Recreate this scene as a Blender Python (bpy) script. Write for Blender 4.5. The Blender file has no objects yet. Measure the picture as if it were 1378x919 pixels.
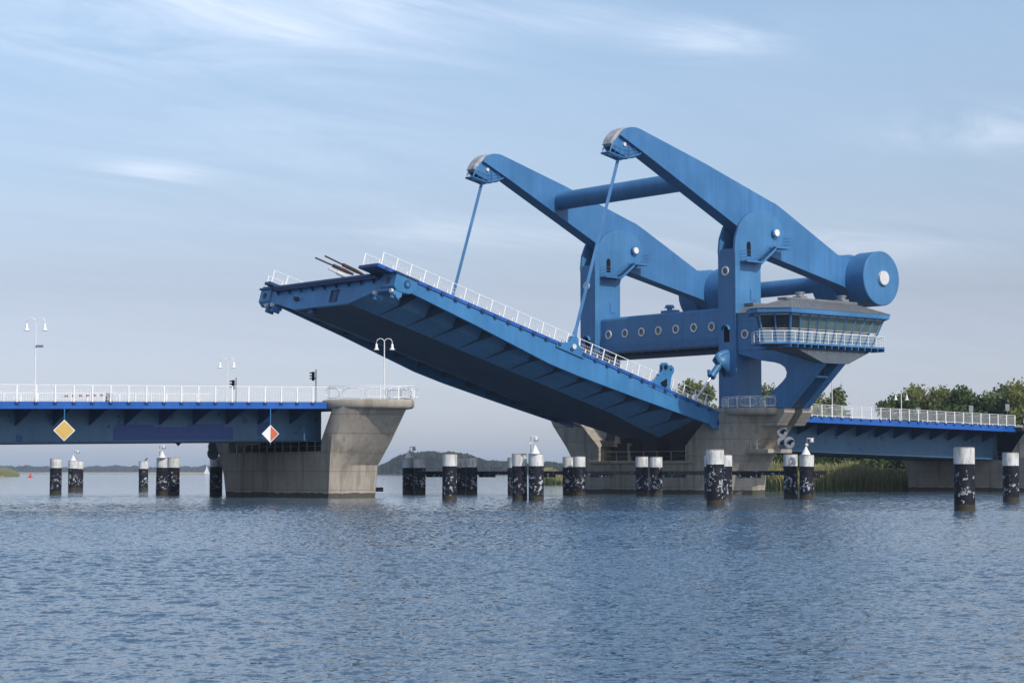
import bpy, math, random
import numpy as np
from mathutils import Vector
R=math.radians
random.seed(7); rng=np.random.default_rng(11)
scn=bpy.context.scene
col=scn.collection
# ------------------------------------------------------------------ camera
F=2682.8; TH=R(39.676); PT=math.atan(176.5/F); H=2.3; D0=195.
CX=-D0*math.sin(TH); CY=-D0*math.cos(TH)
cd=bpy.data.cameras.new('camera'); cam=bpy.data.objects.new('camera',cd); col.objects.link(cam)
cam.location=(CX,CY,H); cam.rotation_euler=(R(90)+PT,0,-TH)
cd.sensor_width=36; cd.lens=36*F/1378; cd.clip_start=.5; cd.clip_end=30000
scn.camera=cam
# ------------------------------------------------------------------ sky, sun, exposure
SUN_EL=R(41); SUN_V=Vector((.01,-1,0)).normalized()*math.cos(SUN_EL)+Vector((0,0,math.sin(SUN_EL)))
scn.view_settings.view_transform='Standard'; scn.view_settings.look='None'
scn.view_settings.exposure=0.35; scn.view_settings.gamma=1; scn.view_settings.use_curve_mapping=False
sd=bpy.data.lights.new('sun','SUN'); sd.energy=2.5; sd.angle=R(1.0); sd.color=(1,.955,.89)
sun=bpy.data.objects.new('sun',sd); col.objects.link(sun); sun.location=(0,-100,200)
sun.rotation_euler=SUN_V.to_track_quat('Z','Y').to_euler()
w=bpy.data.worlds.new('World'); scn.world=w; w.use_nodes=True
nt=w.node_tree; N=nt.nodes; Lk=nt.links; N.clear()
def nd(tree,typ,**k):
    n=tree.nodes.new(typ)
    for a,b in k.items():
        if a=='inp':
            for i,v in b.items(): n.inputs[i].default_value=v
        else: setattr(n,a,b)
    return n
sky=nd(nt,'ShaderNodeTexSky',sky_type='NISHITA'); sky.sun_disc=False; sky.sun_elevation=SUN_EL
sky.sun_rotation=math.atan2(SUN_V.x,SUN_V.y); sky.altitude=0; sky.air_density=1.0; sky.dust_density=.9; sky.ozone_density=2.2
geo=nd(nt,'ShaderNodeTexCoord'); sep=nd(nt,'ShaderNodeSeparateXYZ'); Lk.new(geo.outputs['Generated'],sep.inputs[0])
def M(tree,op,a,b=None,c=None,clamp=False):
    n=tree.nodes.new('ShaderNodeMath'); n.operation=op; n.use_clamp=clamp
    for i,v in enumerate((a,b,c)):
        if v is None: continue
        if isinstance(v,(int,float)): n.inputs[i].default_value=v
        else: tree.links.new(v,n.inputs[i])
    return n.outputs[0]
def ramp(tree,src,stops):
    n=tree.nodes.new('ShaderNodeValToRGB'); tree.links.new(src,n.inputs[0]); e=n.color_ramp.elements
    while len(e)<len(stops): e.new(.5)
    for q,(p,c) in zip(e,stops):
        q.position=p; q.color=(c,c,c,1) if isinstance(c,(int,float)) else (*c,1)
    return n.outputs[0]
def mixc(tree,f,a,b,mode='MIX'):
    n=tree.nodes.new('ShaderNodeMix'); n.data_type='RGBA'; n.blend_type=mode
    for s,v in ((n.inputs['Factor'],f),(n.inputs['A'],a),(n.inputs['B'],b)):
        if isinstance(v,(int,float)): s.default_value=v
        elif isinstance(v,tuple): s.default_value=(*v,1) if len(v)==3 else v
        else: tree.links.new(v,s)
    return n.outputs['Result']
zz=M(nt,'ADD',M(nt,'MAXIMUM',sep.outputs[2],0),.09)
comb=nd(nt,'ShaderNodeCombineXYZ'); Lk.new(M(nt,'DIVIDE',sep.outputs[0],zz),comb.inputs[0]); Lk.new(M(nt,'DIVIDE',sep.outputs[1],zz),comb.inputs[1])
mp=nd(nt,'ShaderNodeMapping'); mp.inputs['Rotation'].default_value=(0,0,TH+R(12)); mp.inputs['Scale'].default_value=(.8,2.2,1); mp.inputs['Location'].default_value=(2.9,1.1,0)
Lk.new(comb.outputs[0],mp.inputs[0])
n1=nd(nt,'ShaderNodeTexNoise',inp={'Scale':1.7,'Detail':9,'Roughness':.66,'Distortion':.8}); Lk.new(mp.outputs[0],n1.inputs['Vector'])
n2=nd(nt,'ShaderNodeTexNoise',inp={'Scale':.42,'Detail':2}); Lk.new(mp.outputs[0],n2.inputs['Vector'])
def dirdot(v):
    n=nd(nt,'ShaderNodeVectorMath',operation='DOT_PRODUCT'); Lk.new(geo.outputs['Generated'],n.inputs[0]); n.inputs[1].default_value=v; return n.outputs['Value']
su=dirdot((math.cos(TH),-math.sin(TH),0)); sf=dirdot((math.sin(TH),math.cos(TH),0)); front=M(nt,'GREATER_THAN',sf,0)
wob=M(nt,'MULTIPLY_ADD',n2.outputs[0],.05,-.025)
tot=None
for u0,z0,wu,wz,k in ((-.16,.222,.115,.024,1.),(-.05,.235,.06,.02,.5),(-.180,.146,.024,.0055,1.25),(.10,.214,.035,.010,.9),(.03,.224,.03,.008,.4),(.235,.166,.05,.009,.8),(-.02,.118,.09,.008,.45),(-.12,.16,.12,.03,.22),(.16,.112,.08,.01,.35)):
    a_=M(nt,'DIVIDE',M(nt,'SUBTRACT',su,u0),wu); b_=M(nt,'DIVIDE',M(nt,'SUBTRACT',M(nt,'ADD',sep.outputs[2],M(nt,'MULTIPLY',wob,.25)),z0),wz)
    r2=M(nt,'ADD',M(nt,'MULTIPLY',a_,a_),M(nt,'MULTIPLY',b_,b_))
    g_=M(nt,'MULTIPLY',M(nt,'EXPONENT',M(nt,'MULTIPLY',r2,-1.)),k)
    tot=g_ if tot is None else M(nt,'ADD',tot,g_)
tot=M(nt,'MULTIPLY',tot,front)
cl=M(nt,'MULTIPLY',ramp(nt,n1.outputs[0],[(.38,0),(.72,1)]),M(nt,'ADD',tot,.07),clamp=True)
cl=M(nt,'MULTIPLY',cl,.46)
tint=ramp(nt,sep.outputs[2],[(0,(.56,.62,.88)),(.045,(.60,.57,.72)),(.09,(.61,.525,.575)),(.13,(.74,.65,.65)),(.22,(.93,.85,.80)),(.6,(.98,.93,.91))])
SKY_MIX=mixc(nt,1.0,sky.outputs[0],tint,'MULTIPLY')
skyc=mixc(nt,cl,SKY_MIX,(6.6,6.9,7.6))
bg=nd(nt,'ShaderNodeBackground',inp={'Strength':.15}); Lk.new(skyc,bg.inputs[0])
wo=nd(nt,'ShaderNodeOutputWorld'); Lk.new(bg.outputs[0],wo.inputs[0])
try: scn.cycles.volume_bounces=1
except Exception: pass
# ------------------------------------------------------------------ pixel-of-survey helpers (where a sight line meets a plane of the place)
def ray(x,y):
    a=(x-689)/F; b=(459.5-y)/F
    d=math.cos(PT)-b*math.sin(PT); z=math.sin(PT)+b*math.cos(PT)
    return a*math.cos(TH)+d*math.sin(TH), -a*math.sin(TH)+d*math.cos(TH), z
def at(x,y,t=None,s=None,z=None):
    X,Y,Z=ray(x,y)
    k=(t-CY)/Y if t is not None else (s-CX)/X if s is not None else (z-H)/Z
    return (CX+k*X,CY+k*Y,H+k*Z)
def far(x,D,z=0):                       # sight column x at depth D
    a=(x-689)/F*D
    return (CX+a*math.cos(TH)+D*math.sin(TH), CY-a*math.sin(TH)+D*math.cos(TH), z)
# ------------------------------------------------------------------ materials
def bsdf(name,rough=.5,metal=0,spec=.5):
    m=bpy.data.materials.new(name); m.use_nodes=True; t=m.node_tree; b=t.nodes['Principled BSDF']
    b.inputs['Roughness'].default_value=rough; b.inputs['Metallic'].default_value=metal
    b.inputs['Specular IOR Level'].default_value=spec
    return m,t,b
def coord(t,scale=(1,1,1)):
    tc=t.nodes.new('ShaderNodeNewGeometry'); mp=t.nodes.new('ShaderNodeMapping'); mp.inputs['Scale'].default_value=scale
    t.links.new(tc.outputs['Position'],mp.inputs[0]); return mp.outputs[0]
def noise(t,vec,sc,det=4,ro=.55):
    n=nd(t,'ShaderNodeTexNoise',inp={'Scale':sc,'Detail':det,'Roughness':ro}); t.links.new(vec,n.inputs['Vector']); return n.outputs[0]
def bump(t,b,h,strength=.2,dist=.02):
    n=t.nodes.new('ShaderNodeBump'); n.inputs['Strength'].default_value=strength; n.inputs['Distance'].default_value=dist
    t.links.new(h,n.inputs['Height']); t.links.new(n.outputs[0],b.inputs['Normal'])
def plain(name,c,rough=.5,metal=0,var=.15,sc=1.5,spec=.5):
    m,t,b=bsdf(name,rough,metal,spec)
    f=ramp(t,noise(t,coord(t),sc),[(.3,0),(.7,1)])
    d=tuple(v*(1-var) for v in c); l=tuple(min(1,v*(1+var)) for v in c)
    t.links.new(mixc(t,f,d,l),b.inputs['Base Color']); return m
def paint(name,c,fade=.25,rough=.42,rust=0.,patches=None,seam=0):
    m,t,b=bsdf(name,rough)
    v=coord(t); vs=coord(t,(1.6,1.6,.10))
    big=ramp(t,noise(t,v,.22,3),[(.35,0),(.68,1)])
    st=ramp(t,noise(t,vs,1.3,5,.6),[(.42,0),(.72,1)])
    lt=tuple(min(1,x*(1+fade)+.012) for x in c); dk=tuple(x*(1-fade*.6) for x in c)
    cc=mixc(t,big,dk if fade>.3 else c,lt)
    cc=mixc(t,M(t,'MULTIPLY',st,.45),cc,tuple(x*.72 for x in c))
    if seam:
        sx=t.nodes.new('ShaderNodeSeparateXYZ'); t.links.new(v,sx.inputs[0])
        ln=M(t,'LESS_THAN',M(t,'ABSOLUTE',M(t,'SUBTRACT',M(t,'MODULO',M(t,'ADD',sx.outputs[2],50),seam),seam*.5)),.022)
        cc=mixc(t,M(t,'MULTIPLY',ln,.22),cc,tuple(x*.55 for x in c))
    gr=ramp(t,noise(t,v,6,4),[(.62,0),(.74,1)])
    cc=mixc(t,M(t,'MULTIPLY',gr,.22),cc,tuple(.5*x+.06 for x in c))
    if rust:
        rs=M(t,'MULTIPLY',ramp(t,noise(t,coord(t,(1.1,1.1,.18)),1.0,6,.7),[(.60,0),(.72,1)]),rust)
        cc=mixc(t,rs,cc,(.16,.11,.06))
    if patches:
        for sc,th,col_ in patches:
            vo=nd(t,'ShaderNodeTexVoronoi',feature='F1',distance='CHEBYCHEV',inp={'Scale':sc,'Randomness':.9})
            t.links.new(coord(t,(1,.01,1)),vo.inputs['Vector'])
            sx=nd(t,'ShaderNodeSeparateXYZ'); t.links.new(vo.outputs['Color'],sx.inputs[0])
            sel=M(t,'MULTIPLY',M(t,'GREATER_THAN',sx.outputs[0],th),M(t,'LESS_THAN',vo.outputs['Distance'],M(t,'MULTIPLY_ADD',sx.outputs[1],.25,.10)))
            cc=mixc(t,M(t,'MULTIPLY',sel,.85),cc,col_)
    t.links.new(cc,b.inputs['Base Color'])
    t.links.new(M(t,'MULTIPLY_ADD',big,.15,rough-.06),b.inputs['Roughness'])
    bump(t,b,noise(t,v,.9,3),.06,.05)
    return m
MT={}
MT['blue']=paint('blue_paint',(.044,.170,.345),seam=3.1)
MT['bluearm']=paint('blue_arm_paint',(.034,.148,.325))
MT['leafblue']=paint('leaf_blue_paint',(.028,.160,.345),.2,rust=.0)
MT['endblue']=paint('worn_sunlit_blue_paint',(.065,.24,.47),.35,rust=.7)  # rust and fading are wear; base lightened in place of sun on the end
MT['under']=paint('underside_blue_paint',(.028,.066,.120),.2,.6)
MT['girder']=paint('girder_blue_paint',(.040,.118,.205),.25,.5,patches=[(.50,.72,(.008,.055,.20)),(1.1,.78,(.008,.05,.20)),(2.2,.80,(.008,.05,.21))])
MT['patch']=paint('fresh_blue_patch',(.006,.042,.20),.12)
MT['ultra']=paint('ultramarine_paint',(.006,.088,.36),.15)
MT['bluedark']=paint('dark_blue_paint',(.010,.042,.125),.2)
MT['white']=plain('white_paint',(.80,.80,.78),.45,var=.06)
MT['offwhite']=plain('weathered_white_paint',(.62,.62,.60),.5,var=.12)
MT['glass']=plain('dark_glass',(.015,.022,.03),.06,var=.1,spec=.8)
MT['glassg']=plain('green_tinted_glass',(.10,.15,.14),.09,var=.2,sc=.6,spec=.7)
MT['panel']=plain('pale_glass_panel',(.30,.38,.42),.2,var=.12)
MT['black']=plain('black_plastic',(.010,.010,.012),.8,spec=.1)
MT['steelgrey']=plain('galvanised_steel',(.30,.31,.32),.45,.6)
MT['grey']=plain('grey_paint',(.17,.19,.22),.5)
MT['hullgrey']=plain('grey_clad_hull',(.065,.085,.105),.6)
MT['coverg']=plain('weathered_grey_cover',(.36,.37,.37),.6,var=.3)
MT['shade']=plain('recess_shade_black',(.03,.03,.032),.9)  # near-black colour stands in for the shade inside the pier recesses
MT['rusty']=paint('rust_stained_blue_paint',(.03,.07,.18),.3,rust=.9)
MT['webblue']=paint('fill_lightened_web_paint',(.085,.24,.44),.2,.6)  # same blue as elsewhere, lightened in place of fill light on the webs
MT['rust']=plain('rusty_steel',(.055,.032,.025),.8,var=.4,sc=3)
MT['asphalt']=plain('asphalt',(.05,.05,.05),.9)
MT['chrome']=plain('polished_rod',(.75,.76,.78),.2,.9,var=.03)
MT['yellow']=plain('yellow_sign_paint',(.62,.40,.10),.45,var=.06)
MT['orange']=plain('red_orange_sign_paint',(.60,.12,.05),.45,var=.06)
MT['red']=plain('red_paint',(.60,.04,.03),.45)
MT['brick']=plain('faded_red_paint',(.22,.07,.05),.6)
MT['sail']=plain('sail_cloth',(.8,.8,.78),.7,var=.03)
MT['bark']=plain('bark',(.09,.07,.05),.9)
MT['bird']=plain('dark_feathers',(.03,.03,.035),.8)
def roofmat():
    m,t,b=bsdf('zinc_roof',.5,.3)
    f=ramp(t,noise(t,coord(t,(2,2,2)),.8,4),[(.3,0),(.7,1)])
    t.links.new(mixc(t,f,(.15,.16,.165),(.22,.23,.235)),b.inputs['Base Color']); return m
MT['zinc']=roofmat()
def concrete(name,c=(.43,.38,.31)):
    m,t,b=bsdf(name,.85,0,.3)
    v=coord(t); g=t.nodes.new('ShaderNodeNewGeometry'); sx=t.nodes.new('ShaderNodeSeparateXYZ'); t.links.new(g.outputs['Position'],sx.inputs[0]); z=sx.outputs[2]
    f=ramp(t,noise(t,v,.5,6,.6),[(.3,0),(.72,1)])
    cc=mixc(t,f,tuple(x*.78 for x in c),tuple(x*1.12 for x in c))
    st=ramp(t,noise(t,coord(t,(1.5,1.5,.13)),1.5,6,.65),[(.5,0),(.75,1)])
    cc=mixc(t,M(t,'MULTIPLY',st,.7),cc,tuple(x*.45 for x in c))
    pv_=nd(t,'ShaderNodeTexWhiteNoise',noise_dimensions='1D'); t.links.new(M(t,'FLOOR',M(t,'DIVIDE',M(t,'ADD',z,3.6-.86),1.72)),pv_.inputs['W'])
    cc=mixc(t,M(t,'MULTIPLY',pv_.outputs['Value'],.28),cc,tuple(x*.62 for x in c))
    dk=ramp(t,noise(t,coord(t,(.9,.9,.05)),1.0,4,.6),[(.56,0),(.62,1)])
    cc=mixc(t,M(t,'MULTIPLY',dk,.35),cc,(.09,.08,.055))
    lt=ramp(t,noise(t,coord(t,(2.2,2.2,.2)),1.9,4,.6),[(.62,0),(.78,1)])
    cc=mixc(t,M(t,'MULTIPLY',lt,.25),cc,(.42,.40,.36))
    # construction joints of the pours
    jn=M(t,'ABSOLUTE',M(t,'SUBTRACT',M(t,'MODULO',M(t,'ADD',z,3.6+.0),1.72),.86))
    jl=M(t,'LESS_THAN',jn,.036)
    cc=mixc(t,M(t,'MULTIPLY',jl,.6),cc,tuple(x*.35 for x in c))
    # formwork boards
    wv=nd(t,'ShaderNodeTexNoise',inp={'Scale':1.0,'Detail':1}); t.links.new(coord(t,(3.2,3.2,.02)),wv.inputs['Vector'])
    cc=mixc(t,M(t,'MULTIPLY',ramp(t,wv.outputs[0],[(.45,0),(.55,1)]),.12),cc,tuple(x*.6 for x in c))
    # tide and algae band
    ed=M(t,'MULTIPLY_ADD',noise(t,v,1.2,4),.35,.28)
    al=M(t,'LESS_THAN',z,ed)
    cc=mixc(t,M(t,'MULTIPLY',al,.85),cc,(.035,.034,.022))
    t.links.new(cc,b.inputs['Base Color']); bump(t,b,M(t,'MULTIPLY_ADD',jl,-.8,noise(t,v,5,6)),.35,.03)
    return m
MT['concrete']=concrete('concrete')
def pilemat():
    m,t,b=bsdf('chipped_black_pile_paint',.6,0,.25)
    tc=t.nodes.new('ShaderNodeTexCoord'); oi=t.nodes.new('ShaderNodeObjectInfo')
    add=nd(t,'ShaderNodeVectorMath',operation='ADD'); t.links.new(tc.outputs['Object'],add.inputs[0])
    ml=nd(t,'ShaderNodeVectorMath',operation='SCALE'); ml.inputs[0].default_value=(37,61,0); t.links.new(oi.outputs['Random'],ml.inputs['Scale']); t.links.new(ml.outputs[0],add.inputs[1])
    v=add.outputs[0]; sx=t.nodes.new('ShaderNodeSeparateXYZ'); t.links.new(tc.outputs['Object'],sx.inputs[0]); z=sx.outputs[2]
    n=noise(t,v,2.9,5,.72)
    zb=ramp(t,M(t,'DIVIDE',z,3.0),[(.08,.02),(.35,.12),(.6,.085),(.85,.03)])
    chip=M(t,'GREATER_THAN',M(t,'ADD',n,zb),.665)
    cc=mixc(t,ramp(t,noise(t,v,.9,3),[(.3,0),(.7,1)]),(.006,.007,.012),(.014,.015,.023))
    cc=mixc(t,chip,cc,(.40,.42,.44))
    sn=M(t,'GREATER_THAN',noise(t,v,3.5,4,.7),.66)
    cc=mixc(t,M(t,'MULTIPLY',sn,.8),cc,(.10,.06,.04))
    tide=M(t,'LESS_THAN',z,M(t,'MULTIPLY_ADD',noise(t,v,2,3),.3,.22))
    cc=mixc(t,tide,cc,(.05,.042,.026))
    t.links.new(cc,b.inputs['Base Color']); bump(t,b,noise(t,v,6,4),.2,.02)
    return m
MT['pile']=pilemat()
def captmat():
    m,t,b=bsdf('stained_white_pile_paint',.6)
    tc=t.nodes.new('ShaderNodeTexCoord'); oi=t.nodes.new('ShaderNodeObjectInfo')
    add=nd(t,'ShaderNodeVectorMath',operation='ADD'); t.links.new(tc.outputs['Object'],add.inputs[0])
    ml=nd(t,'ShaderNodeVectorMath',operation='SCALE'); ml.inputs[0].default_value=(17,41,0); t.links.new(oi.outputs['Random'],ml.inputs['Scale']); t.links.new(ml.outputs[0],add.inputs[1])
    mp=t.nodes.new('ShaderNodeMapping'); mp.inputs['Scale'].default_value=(2,2,.4); t.links.new(add.outputs[0],mp.inputs[0])
    st=ramp(t,noise(t,mp.outputs[0],1.6,6,.7),[(.47,0),(.66,1)])
    cc=mixc(t,ramp(t,noise(t,add.outputs[0],1,4),[(.3,0),(.7,1)]),(.58,.58,.55),(.78,.78,.75))
    cc=mixc(t,M(t,'MULTIPLY',st,.75),cc,(.24,.20,.13))
    sx=t.nodes.new('ShaderNodeSeparateXYZ'); t.links.new(tc.outputs['Object'],sx.inputs[0])
    rim=M(t,'GREATER_THAN',sx.outputs[2],M(t,'MULTIPLY_ADD',noise(t,add.outputs[0],4,3),-.16,3.92))
    cc=mixc(t,M(t,'MULTIPLY',rim,.75),cc,(.17,.09,.04))
    t.links.new(cc,b.inputs['Base Color']); return m
MT['pilecap']=captmat()
def leafmat(name,a,b_):
    m,t,b=bsdf(name,.75,0,.15)
    n=noise(t,coord(t),.7,3)
    oi=t.nodes.new('ShaderNodeObjectInfo')
    f=ramp(t,n,[(.3,0),(.7,1)])
    cc=mixc(t,f,a,b_)
    cc=mixc(t,M(t,'MULTIPLY',ramp(t,noise(t,coord(t),6,2),[(.4,0),(.7,1)]),.45),cc,tuple(x*1.55 for x in b_))
    t.links.new(cc,b.inputs['Base Color'])
    tr=t.nodes.new('ShaderNodeBsdfTranslucent'); t.links.new(mixc(t,.5,cc,tuple(min(1,x*1.3) for x in b_)),tr.inputs[0])
    mx=t.nodes.new('ShaderNodeMixShader'); mx.inputs[0].default_value=.35; t.links.new(b.outputs[0],mx.inputs[1]); t.links.new(tr.outputs[0],mx.inputs[2])
    t.links.new(mx.outputs[0],t.nodes['Material Output'].inputs[0])
    return m
MT['leafdark']=leafmat('dark_foliage',(.062,.098,.034),(.10,.14,.05))
MT['leafmid']=leafmat('olive_foliage',(.15,.185,.06),(.25,.255,.095))
MT['leafgrey']=leafmat('willow_foliage',(.11,.145,.065),(.18,.21,.10))
MT['reed']=leafmat('reed_leaves',(.19,.25,.08),(.34,.35,.14))
MT['reeddry']=leafmat('dry_reed',(.36,.30,.15),(.50,.42,.24))
MT['wood']=leafmat('far_wood_foliage',(.030,.045,.022),(.060,.078,.036))
MT['flower']=plain('yellow_flowers',(.45,.30,.04),.8)
MT['soil']=plain('bank_soil',(.07,.065,.04),.95)
# ------------------------------------------------------------------ mesh builder
class MB:
    def __init__(s): s.v=[]; s.f=[]; s.m=[]
    def add(s,vs,fs,mi=0):
        o=len(s.v); s.v+= [tuple(p) for p in vs]; s.f+=[tuple(i+o for i in f) for f in fs]; s.m+=[mi]*len(fs); return s
    def box(s,a,b,mi=0,xf=None):
        (x0,y0,z0),(x1,y1,z1)=a,b
        vs=[(x0,y0,z0),(x1,y0,z0),(x1,y1,z0),(x0,y1,z0),(x0,y0,z1),(x1,y0,z1),(x1,y1,z1),(x0,y1,z1)]
        if xf: vs=[xf(*p) for p in vs]
        return s.add(vs,[(3,2,1,0),(4,5,6,7),(0,1,5,4),(1,2,6,5),(2,3,7,6),(3,0,4,7)],mi)
    def prism(s,poly,f0,f1,mi=0):       # poly of 2D points, f0/f1 map each to 3D
        n=len(poly); vs=[f0(*p) for p in poly]+[f1(*p) for p in poly]
        return s.add(vs,[tuple(range(n))[::-1],tuple(range(n,2*n))]+[(i,(i+1)%n,n+(i+1)%n,n+i) for i in range(n)],mi)
    def tube(s,pts,r,n=8,mi=0,caps=True):
        pts=[Vector(p) for p in pts]; rs=r if isinstance(r,(list,tuple)) else [r]*len(pts)
        rings=[]
        for i,p in enumerate(pts):
            d=(pts[min(i+1,len(pts)-1)]-pts[max(i-1,0)]).normalized()
            up=Vector((0,0,1)) if abs(d.z)<.95 else Vector((1,0,0))
            a=d.cross(up).normalized(); b=a.cross(d)
            rings.append([p+a*math.cos(2*math.pi*k/n)*rs[i]+b*math.sin(2*math.pi*k/n)*rs[i] for k in range(n)])
        return s.loft(rings,mi,caps)
    def loft(s,rings,mi=0,caps=True):
        n=len(rings[0]); vs=[p for r in rings for p in r]; fs=[]
        for i in range(len(rings)-1):
            for k in range(n): fs.append((i*n+k,i*n+(k+1)%n,(i+1)*n+(k+1)%n,(i+1)*n+k))
        if caps: fs+= [tuple(range(n))[::-1],tuple(range((len(rings)-1)*n,len(rings)*n))]
        return s.add(vs,fs,mi)
    def bar(s,a,b,w,h=None,mi=0):       # square bar between two points
        return s.tube([a,b],[w*.7071]*2,4,mi)
    def build(s,name,mat,parent=None,base=None,smooth=35,bevel=0,local=False):
        me=bpy.data.meshes.new(name)
        off=Vector((0,0,0))
        me.from_pydata(s.v,[],s.f); 
        mats=mat if isinstance(mat,(list,tuple)) else [mat]
        for x in mats: me.materials.append(MT[x] if isinstance(x,str) else x)
        if len(mats)>1: me.polygons.foreach_set('material_index',s.m)
        import bmesh
        bm=bmesh.new(); bm.from_mesh(me); bmesh.ops.recalc_face_normals(bm,faces=bm.faces[:]); bm.to_mesh(me); bm.free()
        if smooth:
            me.polygons.foreach_set('use_smooth',[True]*len(me.polygons))
            try: me.set_sharp_from_angle(angle=R(smooth))
            except Exception: pass
        o=bpy.data.objects.new(name,me); col.objects.link(o)
        if bevel:
            bv=o.modifiers.new('bevel','BEVEL'); bv.width=bevel; bv.segments=2; bv.limit_method='ANGLE'; bv.angle_limit=R(40)
            bv.harden_normals=True
        if parent is not None:
            o.parent=parent
            if not local:
                p=parent; tot=Vector((0,0,0))
                while p is not None: tot+=p.location; p=p.parent
                o.location=-tot
        return o
def tag(o,label=None,cat=None,group=None,kind=None):
    for k,v in (('label',label),('category',cat),('group',group),('kind',kind)):
        if v: o[k]=v
    return o
def thing(name,loc,label,cat,group=None):
    o=bpy.data.objects.new(name,None); col.objects.link(o); o.location=loc; o.empty_display_size=.5
    return tag(o,label,cat,group)
def copy_tree(o,parent=None):
    c=o.copy(); col.objects.link(c); c.parent=parent
    for ch in list(o.children): copy_tree(ch,c)
    return c
I3=lambda a,b,c:(a,b,c)
# ------------------------------------------------------------------ water, land, far shore
def watermat():
    m,t,b=bsdf('river_water',.06)
    b.inputs['IOR'].default_value=1.33; b.inputs['Base Color'].default_value=(.058,.100,.140,1)
    b.inputs['Specular IOR Level'].default_value=.5
    g=t.nodes.new('ShaderNodeNewGeometry')
    def nz(sc,rot,stre,det,ro=.55,dist=0.,out=0):
        mp=t.nodes.new('ShaderNodeMapping'); mp.inputs['Rotation'].default_value=(0,0,rot); mp.inputs['Scale'].default_value=stre
        t.links.new(g.outputs['Position'],mp.inputs[0])
        n=nd(t,'ShaderNodeTexNoise',inp={'Scale':sc,'Detail':det,'Roughness':ro,'Distortion':dist}); t.links.new(mp.outputs[0],n.inputs['Vector']); return n.outputs[out]
    def vm(op,a,b=None):
        n=t.nodes.new('ShaderNodeVectorMath'); n.operation=op
        for i,v in enumerate((a,b)):
            if v is None: continue
            if isinstance(v,tuple): n.inputs[i].default_value=v
            elif isinstance(v,(int,float)): n.inputs['Scale'].default_value=v
            else: t.links.new(v,n.inputs['Scale' if (op=='SCALE' and i==1) else i])
        return n.outputs[0]
    dep=nd(t,'ShaderNodeVectorMath',operation='DOT_PRODUCT'); t.links.new(g.outputs['Position'],dep.inputs[0]); dep.inputs[1].default_value=(math.sin(TH),math.cos(TH),0)
    d0=M(t,'ADD',dep.outputs['Value'],D0)
    dd=M(t,'ADD',d0,M(t,'MULTIPLY_ADD',nz(.02,TH,(1,1,1),2),40,-20))
    calm=nd(t,'ShaderNodeMapRange'); t.links.new(dd,calm.inputs[0]); calm.inputs[1].default_value=196; calm.inputs[2].default_value=230; calm.inputs[3].default_value=1; calm.inputs[4].default_value=.22
    flat=nd(t,'ShaderNodeMapRange'); t.links.new(d0,flat.inputs[0]); flat.inputs[1].default_value=150; flat.inputs[2].default_value=192; flat.inputs[3].default_value=0; flat.inputs[4].default_value=1
    big=vm('SUBTRACT',nz(.8,TH+.2,(.7,1,1),2,.5,.4,1),(.5,.5,.5)); mid=vm('SUBTRACT',nz(3.2,TH-.25,(.8,1,1),3,.6,.5,1),(.5,.5,.5)); sml=vm('SUBTRACT',nz(9,TH+.1,(.85,1,1),3,.6,.3,1),(.5,.5,.5))
    # beyond the modelled waves the slopes come from the shader alone
    sl=vm('ADD',vm('SCALE',vm('ADD',vm('SCALE',big,.9),vm('SCALE',mid,1.4)),flat.outputs[0]),vm('SCALE',sml,.80))
    sl=vm('SCALE',sl,calm.outputs[0])
    nn=vm('NORMALIZE',vm('ADD',vm('MULTIPLY',sl,(1,1,0)),g.outputs['Normal']))
    t.links.new(nn,b.inputs['Normal'])
    return m
wm=watermat()
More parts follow.
